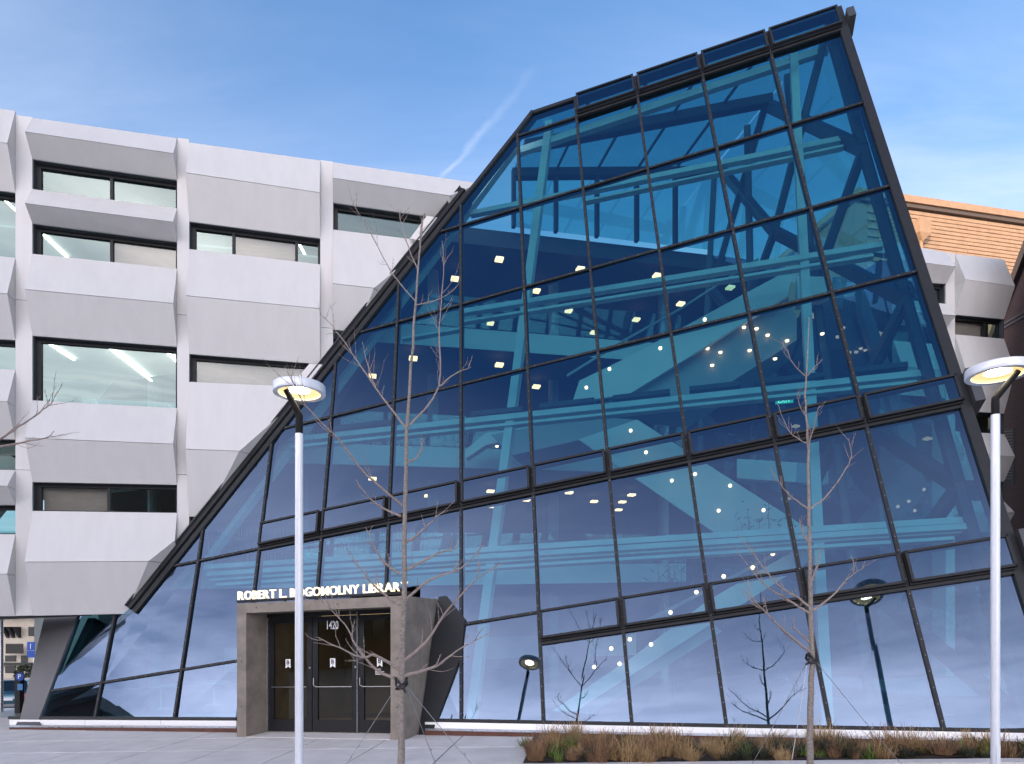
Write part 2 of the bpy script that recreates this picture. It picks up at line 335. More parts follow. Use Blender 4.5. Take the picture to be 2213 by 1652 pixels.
# rows: merge vent strips with neighbouring pane where there is no vent
portal_box = (512, 960, 1290, 1600)
rows = [(VT[i], VT[i + 1], i) for i in range(len(VT) - 1)] + [(VT[-1], -13.5, 8)]
EP = hgr(509, 1593)                                                   # entrance front corner on the ground
def inside_portal(p):                                                 # pane region swallowed by the entrance portal
    return False
bolts = MB()
def bolt_line(a, b, off):
    L = (b - a).length; n = int(L / .30)
    t = (b - a).normalized(); s = N.cross(t) * .007; t = t * .007
    for k in range(n):
        c = a + (b - a) * ((k + .5) / n) + N * off
        bolts.face([c - s - t, c + s - t, c + s + t, c - s + t]) 
PU0, PU1, PVT = uv(hg(522, 1450))[0], uv(hg(905, 1450))[0], uv(hg(700, 1302))[1]
pane_n = 0
skip_rows = {}
for ci in range(len(US) - 1):
    u0, u1 = US[ci], US[ci + 1]
    segs = []; i = 0
    strips = []
    vlist = [VT[0], VT[1], VT[2], VT[3], VT[4], VT[5], VT[6], VT[7], VT[8], -13.5]
    cur = []
    # which transoms exist in this column
    lines = [VT[0]]
    if u0 >= UI[-5] - .01: lines.append(VT[1])
    lines += [VT[2], VT[3], VT[4]]
    if has_vent(5, ci): lines += [VT[5], VT[6]]
    else: lines += [VT[6]]
    lines += [VT[7]]
    if has_vent(7, ci): lines.append(VT[8])
    lines.append(-13.5)
    for v1, v0 in zip(lines, lines[1:]):
        p = cell(u0, u1, v0, v1)
        if area(p) < .004: continue
        if (abs(v1 - VT[5]) < .01 and has_vent(5, ci)) or (abs(v1 - VT[7]) < .01 and has_vent(7, ci)) or (abs(v1 - VT[0]) < .01 and has_vent(0, ci)):
            # projecting top-hung vent
            dp = .10; a, b = u0 + .05, u1 - .05; c, d = v1 - .02, v0 + .03
            if u1 > RE - .1: b = u1 - .03
            q = [guv(a, d, dp + .05), guv(b, d, dp + .05), guv(b, c, dp + .05), guv(a, c, dp + .05)]
            nn = (q[1] - q[0]).cross(q[3] - q[0]).normalized()
            if nn.dot(N) < 0: nn = -nn
            fr = MB()
            for s0, s1 in ((0, 1), (1, 2), (2, 3), (3, 0)):
                ctr = (q[0] + q[1] + q[2] + q[3]) / 4
                A_, B_ = q[s0].copy(), q[s1].copy(); t_ = (B_ - A_).normalized(); inn = nn.cross(t_) * .035
                if inn.dot(ctr - A_) < 0: inn = -inn
                fr.bar(A_ + inn * .72, B_ + inn * .72, .05, -.04, .03, nn)
            vent = fr.build('vent_window', BLACK, atrium)
            pm = MB(); pm.face(q).build('vent_pane', GLASS, vent)
            bx = MB()                                                  # dark housing under and beside the open vent
            bx.hexa([guv(u0 + .03, v0 - .0, -.02), guv(u1 - .03, v0 - .0, -.02), guv(u1 - .03, v0 + .06, -.02), guv(u0 + .03, v0 + .06, -.02),
                     guv(u0 + .03, v0 - .0, dp), guv(u1 - .03, v0 - .0, dp), guv(u1 - .03, v0 + .045, dp), guv(u0 + .03, v0 + .045, dp)])
            for su in (u0 + .035, u1 - .065):
                bx.prism([guv(su, v0 + .05, .0), guv(su, v0 + .05, dp), guv(su, c, dp), guv(su, c, .0)], TU * .03)
            bx.build('vent_housing', BLACK, vent)
            continue
        # cut the pane around the portal
        cu = sum(x for x, y in p) / len(p)
        for f_ in (lambda k: k[0] <= PU0, lambda k: k[0] >= PU1, None):
            if f_ is None: pp = clip(clip(clip(p, lambda k: k[0] - PU0), lambda k: PU1 - k[0]) if min(x for x, y in p) < PU1 and max(x for x, y in p) > PU0 else [], lambda k: k[1] - PVT)
            elif f_((PU0, 0)): pp = clip(p, lambda k: PU0 - k[0])
            else: pp = clip(p, lambda k: k[0] - PU1)
            if area(pp) < .01: continue
            if v1 > PVT + .05 and v0 > PVT: pp = p
            MB().face([guv(x, y, random.uniform(-.010, .010)) for x, y in pp]).build('glass_pane', GLASS, atrium); pane_n += 1
            if pp is p: break
        if v0 > -13:
            q = cell(u0, u1, v0 - .001, v0 + .001)
            if q:
                a = min(x for x, y in q); b = max(x for x, y in q)
                if v0 < PVT and a < PU0 < b: b = PU0
                elif v0 < PVT and a < PU1 < b: a = PU1
                elif v0 < PVT and a > PU0 and b < PU1: continue
                MB().bar(guv(a, v0), guv(b, v0), .062, -.10, .035).build('transom', BLACK, atrium); bolt_line(guv(a, v0), guv(b, v0), .036)
    for vv, hv in ((VT[6], has_vent(5, ci)), (VT[8], has_vent(7, ci)), (VT[1], has_vent(0, ci))):
        if hv:
            MB().bar(guv(u0, vv - .03), guv(u1, vv - .03), .075, -.14, .05).build('transom', BLACK, atrium)
    # mullion on the left side of this column
    q = cell(u0 - .001, u0 + .001, -14, 9)
    if ci > 0 and q:
        a = min(y for x, y in q); b = max(y for x, y in q)
        if PU0 < u0 < PU1: a = max(a, PVT)
        mu = MB().bar(guv(u0, a), guv(u0, b), .068, -.16, .045).build('mullion', BLACK, atrium); bolt_line(guv(u0, a), guv(u0, b), .046)
tag(bolts.build('bolt_heads', mat('bolt_steel', (.30, .30, .31), .5, .3), atrium), kind='stuff')
# edge trims
EDG = [(293, 1325), (472, 1101), (655, 871), (870, 600), (1015, 417), (1118, 287), (1152, 243)]
pts = [hg(*p) for p in EDG]
sv = []
for k in range(len(pts)):
    t = (pts[min(k + 1, len(pts) - 1)] - pts[max(k - 1, 0)]).normalized(); s = N.cross(t).normalized(); sv.append(s if s.x < 0 else -s)
pts_edge0, sv_edge = pts[1].copy(), sv[1].copy()
def strip(o0, o1, d0, d1, name, mt, last=None):
    mb = MB(); n_ = last or len(pts)
    for k in range(n_):
        p, s = pts[k], sv[k]; mb.v += [tuple(p + s * o0 + N * d0), tuple(p + s * o1 + N * d0), tuple(p + s * o1 + N * d1), tuple(p + s * o0 + N * d1)]
    for k in range(n_ - 1):
        for e in range(4): f = (e + 1) % 4; mb.f.append((4 * k + e, 4 * k + f, 4 * k + 4 + f, 4 * k + 4 + e)); mb.m.append(0)
    mb.f += [(0, 1, 2, 3), tuple(4 * (n_ - 1) + e for e in (3, 2, 1, 0))]; mb.m += [0, 0]
    return mb.build(name, mt, atrium)
strip(-.05, .06, -.25, .06, 'edge_frame', BLACK); strip(.062, .15, -.4, .02, 'gutter', DARK, 5); strip(.151, .30, -.5, .10, 'gutter_flashing', BLACK, 5); strip(.301, .325, -.5, .16, 'drip_edge', DARK, 5)
ul = uv(pts[-1])[0]
MB().bar(guv(ul, VT[0] + .02), guv(RE + .06, VT[0] + .02), .12, -.2, .04).build('head_frame', BLACK, atrium)
vb = uv(hg(2225, 1582))[1]
MB().bar(guv(RE + .02, VT[0] + .08), guv(RE + .02, vb), .2, -.3, .06).build('edge_frame', BLACK, atrium)
for v0, v1 in ((VT[0] - .36, VT[0] - .72), (VT[5] + .02, VT[6] - .1), (VT[7] + .02, VT[8] - .1)):
    MB().bar(guv(RE + .22, v0, 0), guv(RE + .22, v1, 0), .18, -.3, .22).build('vent_end_cap', DARK, atrium)
# lowest frame, sills and rusty edging along the foot of the glass
for (x0, y0), (x1, y1) in zip(base_l, base_l[1:]):
    parts = [(x0, x1)]
    if x0 < 500 and x1 > 500: parts = [(x0, 511)]
    if abs(x0 - 509) < 1: parts = [(918, x1)]
    for xa, xb in parts:
        ya, yb = basey(xa), basey(xb)
        hsl = 15 if xb < 600 else 17
        a, b = hg(xa, ya), hg(xb, yb)
        MB().bar(a, b, .075, -.12, .04).build('sill_frame', BLACK, atrium); bolt_line(a, b, .041)
        def low(x, dy): return hg(x, basey(x) + dy, .03)
        lo = .0085 if False else 0
        s1 = 3.5
        n_seg = max(1, int((b - a).length / 1.9))
        for k in range(n_seg):
            f0, f1 = k / n_seg, (k + 1) / n_seg
            xa2, xb2 = xa + (xb - xa) * f0 + .4, xa + (xb - xa) * f1 - .4
            P = [hg(xa2, basey(xa2) + s1, .07), hg(xb2, basey(xb2) + s1, .07), hg(xb2, basey(xb2) + hsl, .045), hg(xa2, basey(xa2) + hsl, .045)]
            MB().prism(P, -N * .03).build('sill_panel', SILL, atrium)
            P = [hg(xa2, basey(xa2) + hsl + .6, .09), hg(xb2, basey(xb2) + hsl + .6, .09), hg(xb2, basey(xb2) + hsl + 5, .16), hg(xa2, basey(xa2) + hsl + 5, .16)]
            MB().prism(P, -N * .03).build('drip_flashing', STEEL, atrium)
            t0 = hsl + 5.2
            P0, P1 = hg(xa2 - .4, basey(xa2) + t0, .15), hg(xb2 + .4, basey(xb2) + t0, .15)
            q0, q1 = V((P0.x, P0.y, K * P0.x - .04)), V((P1.x, P1.y, K * P1.x - .04))
            e_ = NB * -.05
            MB().hexa([q0, q1, q1 + e_, q0 + e_, P0, P1, P1 + e_, P0 + e_]).build('rusty_edging', CORTEN, atrium)
# slanted dark fin at the left end of the glass
fin = [hg(100, 1316, .05), hg(172, 1316, .05), hg(83, 1557, .05), hg(39, 1571, .05)]
MB().prism(fin, -N * .14).build('end_fin', mat('fin_metal', (.10, .10, .105), .4, .3, var=.08, vscale=2), atrium)
MB().prism([hg(40, 1556, .04), hg(84, 1556, .04), hg(90, 1573, .12), hg(30, 1574, .12)], -N * .06).build('sill_panel', DARK, atrium)

# ---- steel frame behind the glass
def tubeline(pts, r0, r1, off, name='steel_beam', mt=WHITE2):
    P = [hg(*p, off) for p in pts]
    return MB().hexa if False else box_beam(P[0], P[-1], r0, r1, name, mt)
def box_beam(a, b, wv, wd, name, mt, par=None):
    return MB().bar(a, b, wv, -wd / 2, wd / 2, N).build(name, mt, par or atrium)
box_beam(hg(1018, 1566, -.75), hg(1188, 268, -.75), .22, .24, 'steel_column', WHITE2)
box_beam(hg(1789, 1590, -.75), hg(1713, 90, -.75), .20, .26, 'steel_column', WHITE2)
box_beam(hg(420, 1252, -.7), hg(1113, 322, -.7), .17, .2, 'steel_brace', WHITE2)
for p, q, w_, off in (((1003, 676), (1907, 532), .20, -.62), ((1003, 698), (1887, 556), .10, -.62), ((870, 735), (1003, 712), .10, -.62),
                      ((609, 955), (1993, 810), .20, -.62), ((609, 971), (1980, 829), .10, -.62),
                      ((440, 1228), (2083, 1127), .17, -.62), ((450, 1243), (2094, 1140), .15, -.55), ((455, 1256), (2075, 1153), .06, -.66), ((470, 1266), (2060, 1166), .09, -.62), 
                      ((1120, 330), (1788, 108), .34, -.8), ((1018, 464), (1837, 300), .22, -.8), ((1265, 438), (1822, 320), .09, -.8)):
    box_beam(hg(*p, off), hg(*q, off), w_ * .82, .14, 'steel_beam', WHITE2)
for x0, y0, x1, y1 in ((700, 932, 860, 914), (1020, 899, 1130, 888), (1168, 882, 1285, 869), (1325, 865, 1448, 851), (1490, 846, 1600, 834), (1640, 830, 1780, 815), (1830, 808, 1960, 793)):
    MB().bar(hg(x0, y0, -.62), hg(x1, y1, -.62), .13, -.1, .1).build('fin_heater', DARK, atrium)
# glazed roof strip over the top of the atrium
TL, TR = guv(ul, VT[0], -.1), guv(RE, VT[0], -.1)
QR = -21.9
def onq(P, q): d = -EH.cross(Z); return P + NF * (q - NF.dot(P))
RL, RR = onq(TL, QR), onq(TR, QR); RL.z += .1; RR.z += .1
bars = 5
for k in range(bars):
    f0, f1 = k / bars, (k + 1) / bars
    MB().face([TL.lerp(TR, f0), TL.lerp(TR, f1), RL.lerp(RR, f1), RL.lerp(RR, f0)]).build('roof_pane', GLASS, atrium)
    if k: MB().bar(TL.lerp(TR, f0), RL.lerp(RR, f0), .05, -.1, -.01, Z).build('roof_beam', BLACK, atrium)
for f in (.45, 1.0): MB().bar(TL.lerp(RL, f), TR.lerp(RR, f), .28, -.3, -.02, Z).build('roof_beam', BLACK, atrium)
RB = lambda P: V((P.x, P.y, 15.75 + K * P.x))
for k in range(bars):
    f0, f1 = k / bars, (k + 1) / bars; a, b = RL.lerp(RR, f0), RL.lerp(RR, f1)
    MB().face([RB(a), RB(b), b, a]).build('rear_pane', GLASS, atrium)
    MB().bar(RB(a), a, .12, -.1, .1, NF).build('rear_mullion', BLACK, atrium)
# right end wall: glass with dark cross bracing
EW = [hg(2205, 1575, -.35), guv(RE, VT[0], -.2)]
eb, et = guv(RE, vb, -.1), guv(RE, VT[0], -.1)
rb, rt = onq(eb, QR), onq(et, QR)
MB().face([eb, rb, rt, et]).build('end_pane', GLASS, atrium)
for f in (.05, .33, .66, .98): MB().bar(eb.lerp(rb, f), et.lerp(rt, f), .22, -.1, .1, TU).build('brace_post', DARK, atrium)
for i in range(4):
    z0, z1 = i / 4, (i + 1) / 4
    for fa, fb in ((.05, .5), (.5, .95)):
        a0 = eb.lerp(et, z0).lerp(rb.lerp(rt, z0), fa); a1 = eb.lerp(et, z1).lerp(rb.lerp(rt, z1), fb)
        b0 = eb.lerp(et, z0).lerp(rb.lerp(rt, z0), fb); b1 = eb.lerp(et, z1).lerp(rb.lerp(rt, z1), fa)
        MB().bar(a0, a1, .3, -.1, .1, TU).build('cross_brace', DARK, atrium)
        MB().bar(b0, b1, .3, -.1, .1, TU).build('cross_brace', DARK, atrium)

# ---- floors behind the atrium
def FP(s, q, z=None):
    p = NF * q + EH * s
    return V((p.x, p.y, K * p.x + (z or 0)))
def slabbox(s0, s1, q0, q1, z0, z1, name, mt, par, cut=None):
    return MB().hexa([FP(s0, q0, z0), FP(s1, q0, z0), FP(s1, q1, z0), FP(s0, q1, z0), FP(s0, q0, z1), FP(s1, q0, z1), FP(s1, q1, z1), FP(s0, q1, z1)]).build(name, mt, par, cut=cut)
S0, S1, QE, QB = -9.5, 15.5, -21.3, -34
for zt in (4.28, 8.05, 11.9):
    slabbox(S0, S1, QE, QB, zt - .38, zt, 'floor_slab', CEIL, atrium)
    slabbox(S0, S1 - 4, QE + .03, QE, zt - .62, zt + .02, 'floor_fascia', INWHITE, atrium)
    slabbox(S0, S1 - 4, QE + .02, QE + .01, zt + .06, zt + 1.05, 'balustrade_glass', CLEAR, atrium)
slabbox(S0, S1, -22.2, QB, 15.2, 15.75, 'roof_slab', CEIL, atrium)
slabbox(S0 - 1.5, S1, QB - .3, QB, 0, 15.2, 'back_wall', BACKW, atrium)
ewa = hg(70, 1565, -.3); ewb = FP(S0 - 1.5, QB)
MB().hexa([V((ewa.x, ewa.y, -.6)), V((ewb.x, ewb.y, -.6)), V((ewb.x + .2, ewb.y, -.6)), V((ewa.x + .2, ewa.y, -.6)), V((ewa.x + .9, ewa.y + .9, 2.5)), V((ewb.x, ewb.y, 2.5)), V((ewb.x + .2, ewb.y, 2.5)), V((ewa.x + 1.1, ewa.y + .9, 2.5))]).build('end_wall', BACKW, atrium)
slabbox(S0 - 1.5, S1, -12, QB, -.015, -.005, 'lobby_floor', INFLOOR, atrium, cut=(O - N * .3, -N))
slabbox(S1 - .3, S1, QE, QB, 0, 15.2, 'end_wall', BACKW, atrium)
for zt in (0, 4.28, 8.05, 11.9):                                         # interior columns and partitions
    for s_, q_ in ((-6, -23.5), (-1.5, -24), (3, -24.2), (7.5, -24), (12, -24)):
        MB().tube([FP(s_, q_, zt), FP(s_, q_, zt + 3.4)], .2, 12).build('round_column', mat('grey_column', (.25, .25, .26), .7), atrium)
    for s_, q_, ww, hh in ((-4.5, -27, 2.4, 1.5), (-.5, -28, 2.0, 1.4), (2.6, -27.5, 2.2, 1.8), (6, -29, 3, 1.6), (10, -27, 2.2, 1.6)):
        slabbox(s_, s_ + ww, q_, q_ - .08, zt + .9, zt + .9 + hh * .6, 'wall_board', mat('pale_board', (.55, .56, .50), .8), atrium)

# ---- stairs
NS = NB
def hs(x, y, back): return hit(x, y, EP + V((0, back, 0)), NS)
stairs = thing('atrium_staircase', 'white folded staircase climbing inside the glass atrium', 'staircase', loc=hs(1215, 1540, 3.6))
def sp(poly, back, depth, name, mt=INWHITE):
    P = [hs(x, y, back) for x, y in poly]; o = MB().prism(P, -NS * depth).build(name, mt); o.parent = stairs; o.matrix_parent_inverse = Matrix.Translation(stairs.location).inverted(); return o
sp([(1237, 869), (1252, 823), (1345, 778), (1450, 722), (1600, 640), (1690, 592), (1712, 594), (1702, 640), (1560, 728), (1358, 853)], 6.8, .15, 'stair_stringer')
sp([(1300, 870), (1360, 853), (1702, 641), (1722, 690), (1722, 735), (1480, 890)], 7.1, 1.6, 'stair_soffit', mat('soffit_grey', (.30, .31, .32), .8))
sp([(1250, 950), (1377, 907), (1742, 1140), (1545, 1152)], 6.2, .2, 'stair_flight')
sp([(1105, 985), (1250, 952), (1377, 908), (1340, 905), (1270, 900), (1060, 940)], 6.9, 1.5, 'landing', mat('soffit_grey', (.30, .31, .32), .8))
sp([(1192, 1537), (1243, 1538), (1540, 1347), (1760, 1207), (1760, 1165), (1530, 1298), (1370, 1418)], 3.6, .15, 'stair_stringer')
sp([(1271, 1423), (1351, 1371), (1528, 1280), (1745, 1165), (1745, 1158), (1528, 1272), (1350, 1362), (1268, 1415)], 3.5, .05, 'handrail', mat('dull_rail', (.22, .22, .22), .5, .5))
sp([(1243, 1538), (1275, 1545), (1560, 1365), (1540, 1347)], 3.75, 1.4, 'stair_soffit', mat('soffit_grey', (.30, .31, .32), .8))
sp([(1593, 992), (1790, 1004), (1790, 1047), (1593, 1034)], 8.0, .3, 'landing_fascia')
sp([(1723, 597), (1850, 600), (1846, 640), (1723, 652)], 7.2, .5, 'landing_fascia')
sp([(1003, 975), (1050, 936), (1275, 903), (1225, 930), (1050, 962), (1006, 992)], 7.4, .3, 'landing_fascia')
sp([(1225, 815), (1345, 740), (1470, 670), (1640, 560), (1640, 556), (1470, 665), (1345, 735), (1225, 809)], 6.6, .04, 'handrail', mat('dull_rail', (.22, .22, .22), .5, .5))

# ---- lights inside
def place_light(x, y):
    for zc_ in (3.62, 7.38, 11.2, 14.7):
        P = hz(x, y, zc_)
        if P.y > 0 and -33.5 < NF.dot(P) < QE - .25: return P, {3.62: 'lobby', 7.38: 'second', 11.2: 'third', 14.7: 'top'}[zc_]
    return None, None
fx = None; n_l = 0
rect = [(1079, 562), (983, 604), (1254, 583), (1159, 630), (1420, 597), (1229, 673), (1578, 623), (1471, 658), (1375, 692), (1283, 720), (805, 814), (1079, 790),
        (1159, 837), (893, 776), (897, 1014), (1418, 912), (683, 1008), (805, 1036), (1061, 1004), (1300, 1030), (1060, 1063), (1230, 1066), (1365, 1071), (1284, 1085),
        (1062, 1096), (1138, 1082), (1337, 1103), (1052, 1142), (1180, 1161), (1105, 1152), (1262, 1248), (1090, 1262), (1250, 1263), (1420, 1262), (745, 1263), (620, 1268), (900, 1268), (1345, 1086),
        (1530, 1040), (1850, 760), (1985, 757), (1995, 995), (2040, 968), (845, 684), (1060, 700), (925, 1073), (700, 1135)]
for i, (x, y) in enumerate(rect):
    P, fl = place_light(x, y)
    if P is None: continue
    if fx is None:
        b0 = MB(); s_ = .13
        b0.hexa([EH * -s_ + NF * -s_ + Z * -.02, EH * s_ + NF * -s_ + Z * -.02, EH * s_ + NF * s_ + Z * -.02, EH * -s_ + NF * s_ + Z * -.02,
                 EH * -s_ + NF * -s_ + Z * .05, EH * s_ + NF * -s_ + Z * .05, EH * s_ + NF * s_ + Z * .05, EH * -s_ + NF * s_ + Z * .05])
        o = fx = b0.build('ceiling_light', LAMPW)
    else: o = fx.copy(); col.objects.link(o)
    tag(o, 'square warm ceiling light on the %s floor behind the glass' % fl, 'light', 'ceiling lights on the %s floor' % fl); o.location = P
globes = [(1317, 798), (1427, 753), (1267, 838), (1363, 931), (1396, 978), (1452, 1039), (1502, 1025), (1578, 1050), (1553, 1104), (1523, 691), (1650, 1103)]
globes2 = [(1564, 1246), (1449, 1324), (1505, 1280), (1284, 1442), (1321, 1402), (1361, 1382), (1407, 1393), (1339, 1435), (1670, 1197), (1627, 1227)]
gl = None
for pts_, back, wh_ in ((globes[:3] + globes[9:10], 5.8, 'upper white stair flight'), (globes[3:9] + globes[10:], 5.8, 'slanting middle stair flight'), (globes2, 3.3, 'lowest white stair flight')):
    for x, y in pts_:
        if gl is None: gl = MB().lathe((0, 0, 0), [(.001, -.05), (.034, -.037), (.05, 0), (.034, .037), (.001, .05)], 12).build('globe_light', LAMPS, smooth=True); o = gl
        else: o = gl.copy(); col.objects.link(o)
        tag(o, 'small round glowing light hanging beside the ' + wh_, 'light', 'globe lights along the ' + wh_); o.location = hs(x, y, back)
spots = [(1529, 755), (1557, 763), (1539, 791), (1265, 925), (1287, 928), (1341, 912), (1126, 959), (1074, 966), (1179, 965), (1608, 709), (1635, 712), (1659, 726), (1701, 738), (1751, 696), (1777, 723), (1620, 759), (1675, 777)]
dl = None
for x, y in spots:
    if dl is None: dl = MB().lathe((0, 0, 0), [(.001, -.01), (.045, -.01), (.055, .03), (.001, .035)], 12).build('downlight', LAMPS); o = dl
    else: o = dl.copy(); col.objects.link(o)
    tag(o, 'tiny round downlight set in the grey underside of the stairs', 'light', 'downlights under the stairs'); o.location = hs(x, y, 7.0)
for x, y in [(1795, 1306), (1864, 1305), (1940, 1301), (1854, 1320), (1741, 1315), (1708, 1338)]:
    o = dl.copy(); col.objects.link(o); o.location = hz(x, y, 3.0); o['label'] = 'tiny round downlight in the lobby ceiling behind the lowest panes'; o['group'] = 'downlights in the lobby ceiling'
# exit sign
ex = thing('exit_sign', 'small green lit exit sign hanging inside the glass', 'sign', loc=hs(1695, 867, 6))
o = MB().box(hs(1695, 872, 6), .42, .05, .2, B, NB).build('panel', mat('exit_green', (.02, .25, .16), .5, emit=(.05, .6, .4), estr=.35)); o.parent = ex; o.matrix_parent_inverse = Matrix.Translation(ex.location).inverted()
def text_mesh(ch, size, bold=0.0, ext=0.0):
    c = bpy.data.curves.new('t', 'FONT'); c.body = ch; c.size = size; c.offset = bold; c.extrude = ext; c.resolution_u = 3
    o = bpy.data.objects.new('t', c); col.objects.link(o); dg = bpy.context.evaluated_depsgraph_get(); dg.update()
    me = bpy.data.meshes.new_from_object(o.evaluated_get(dg)); bpy.data.objects.remove(o); bpy.data.curves.remove(c)
    return me
def place_text(ch, P, X, Y, size, mt, name, parent, bold=0, ext=0, center=False, sx=1):
    me = text_mesh(ch, size, bold, ext); me.name = name
    xs_ = [v.co.x for v in me.vertices] or [0]; off = (min(xs_) + max(xs_)) / 2 if center else 0
    X, Y = X.normalized(), Y.normalized(); Zn = X.cross(Y)
    for v in me.vertices: v.co = P + X * ((v.co.x - off) * sx) + Y * v.co.y + Zn * v.co.z
    me.materials.clear(); me.materials.append(mt)
    o = bpy.data.objects.new(name, me); col.objects.link(o); o.parent = parent
    if parent: o.matrix_parent_inverse = Matrix.Translation(parent.location).inverted()
    return o
place_text('EXIT', hs(1695, 871, 6) + NB * .03, B, Z, .15, mat('exit_text', (.6, .9, .8), .5, emit=(.5, 1, .8), estr=.8), 'lettering', ex, center=True)
# furniture behind the glass
TABLE = [('lobby_table', (455, 1535), 'white round table standing in the lobby left of the doorway'), ('lobby_table', (330, 1545), 'white round table near the slanted glass end in the lobby')]
for nm, (x, y), lab in TABLE:
    P = hz(x, y, 0) + V((-.6, 1.6, 0)); P.z = K * P.x; t_ = thing(nm, lab, 'table', loc=P)
    MBs = [(MB().lathe(P, [(.001, .73), (.55, .73), (.55, .76), (.001, .76)], 28), 'table_top'), (MB().tube([P + Z * .02, P + Z * .73], .035, 10), 'pedestal'), (MB().lathe(P, [(.001, .0), (.28, .0), (.26, .025), (.001, .03)], 20), 'foot')]
    for mb, pn in MBs: mb.build(pn, INWHITE, t_)
BOOKC = [mat('book_red', (.20, .05, .04), .8), mat('book_blue', (.05, .08, .16), .8), mat('book_tan', (.32, .25, .16), .8), mat('book_white', (.5, .5, .46), .8)]
SHELF = mat('shelf_wood', (.30, .20, .11), .6)
proto_case = None
for k, (s_, q_, zt, fl) in enumerate(((-5.2, -25.6, 4.28, 'second'), (-3.0, -25.6, 4.28, 'second'), (-.4, -25.8, 4.28, 'second'), (2.0, -25.8, 4.28, 'second'), (4.6, -26, 8.05, 'third'), (-1.2, -25.8, 8.05, 'third'), (1.2, -25.8, 8.05, 'third'), (.4, -25.6, 11.9, 'top'), (5.2, -26, 11.9, 'top'), (2.8, -25.8, 11.9, 'top'))):
    P = FP(s_, q_, zt); t_ = thing('bookcase', 'wooden bookcase filled with books on the %s floor behind the glass' % fl, 'bookcase', 'bookcases on the %s floor' % fl, loc=P)
    if proto_case is None:
        fr = MB(); sh = MB(); bk = MB(); w2 = 1.0
        for sx in (-w2, w2): fr.box(EH * sx, .04, .32, 2.1, EH, NF)
        for z_ in (.08, .55, 1.02, 1.49, 2.06): fr.box(Z * z_, 2 * w2, .30, .03, EH, NF)
        for z_ in (.11, .58, 1.05, 1.52):
            x = -w2 + .05
            while x < w2 - .1:
                wd_ = random.uniform(.03, .06); hh = random.uniform(.24, .38)
                if random.random() > .12: bk.box(EH * (x + wd_ / 2) + Z * z_, wd_ * .94, .22, hh, EH, NF, mi=random.randint(0, 3))
                x += wd_
        a_ = fr.build('case', SHELF); b_ = bk.build('books', BOOKC); b_['kind'] = 'stuff'; proto_case = (a_, b_); a_.parent = t_; b_.parent = t_
    else:
        for o0 in proto_case: o = o0.copy(); col.objects.link(o); o.parent = t_
# bamboo in the lobby
def bamboo(px, py, back, sc_, lab):
    P = hs(px, py, back); t = thing('bamboo_plant', lab, 'plant', loc=(P.x, P.y, K * P.x))
    stem, lf = MB(), MB()
    for k in range(7):
        a = V((P.x + random.uniform(-.25, .25), P.y + random.uniform(-.2, .2), K * P.x)); top = P + V((random.uniform(-.7, .7), random.uniform(-.4, .4), random.uniform(-.3, .5))) * sc_
        stem.tube([a, a.lerp(top, .6) + Z * .1, top], [.015, .012, .004], 5)
        for j in range(34):
            c = a.lerp(top, random.uniform(.62, 1)) + V((random.gauss(0, .2), random.gauss(0, .2), random.gauss(0, .1))) * sc_
            d = V((random.uniform(-1, 1), random.uniform(-1, 1), random.uniform(-1.1, .1))).normalized(); n_ = d.orthogonal().normalized() * .016
            lf.face([c, c + d * .09 + n_, c + d * .24, c + d * .09 - n_])
    for mm, nm, mt in ((stem, 'stem', 'bamboo_stem'), (lf, 'foliage', 'bamboo_leaf')):
        o = mm.build(nm, mat(mt, (.05, .07, .03), .6)); o.parent = t; o.matrix_parent_inverse = Matrix.Translation(t.location).inverted()
bamboo(1650, 1100, 5.2, 1.0, 'dark bamboo plant standing behind the glass beside the pale slanting stair underside')
bamboo(1475, 1215, 4.6, .9, 'dark bamboo plant behind the glass next to the lowest white stair flight')

# ------------------------------------------------------------------ entrance portal
portal = thing('entrance_portal', 'grey cast concrete doorway box pushed out of the leaning glass', 'entrance', loc=EP)
def pin(o): 
    if o is not None and o.parent is None: o.parent = portal; o.matrix_parent_inverse = Matrix.Translation(EP).inverted()
    return o
def he(x, y, back=0): return hit(x, y, EP - NB * back, NB)
L0, T0 = he(511, 1593), he(512, 1305); T1 = he(873, 1288); R0 = he(871, 1601)
BB = (T1 - T0).normalized()
bl = V((T0.x, T0.y, K * T0.x - .03)); br = V((T1.x, T1.y, K * T1.x - .03))
li, ri = .24, .30; th = T0.z - he(531, 1326).z
def fpt(p, dx, dz=0): return p + B * dx + Z * (dz + K * dx * B.x)
hgt = T0.z - bl.z
dback = .78
depth_top = 3.3
def jamb(p0, wd):   # from front to the leaning glass
    a, b = fpt(p0, 0), fpt(p0, wd); u = Z * hgt
    e0, e1 = -NB * 1.1, -NB * depth_top
    return MB().hexa([a, b, b - NB * 1.0, a - NB * 1.0, a + u, b + u, b + u - NB * 2.7, a + u - NB * 2.7])
pin(jamb(bl, li).build('concrete_jamb', CONC)); W_ = (V((br.x - bl.x, br.y - bl.y, 0))).length
pin(jamb(fpt(bl, W_ - ri), ri).build('concrete_jamb', CONC))
a, b = fpt(bl, li, hgt - th), fpt(bl, W_ - ri, hgt - th)
pin(MB().hexa([a, b, b - NB * 2.6, a - NB * 2.6, a + Z * th, b + Z * th, b + Z * th - NB * 2.7, a + Z * th - NB * 2.7]).build('concrete_lintel', CONC))
a, b = fpt(bl, li, 0), fpt(bl, W_ - ri, 0)
pin(MB().hexa([a - NB * .0 + Z * -.02, b + Z * -.02, b - NB * 3 + Z * -.02, a - NB * 3 + Z * -.02, a + Z * .04, b + Z * .04, b - NB * 3 + Z * .04, a - NB * 3 + Z * .04]).build('threshold', PAVE))
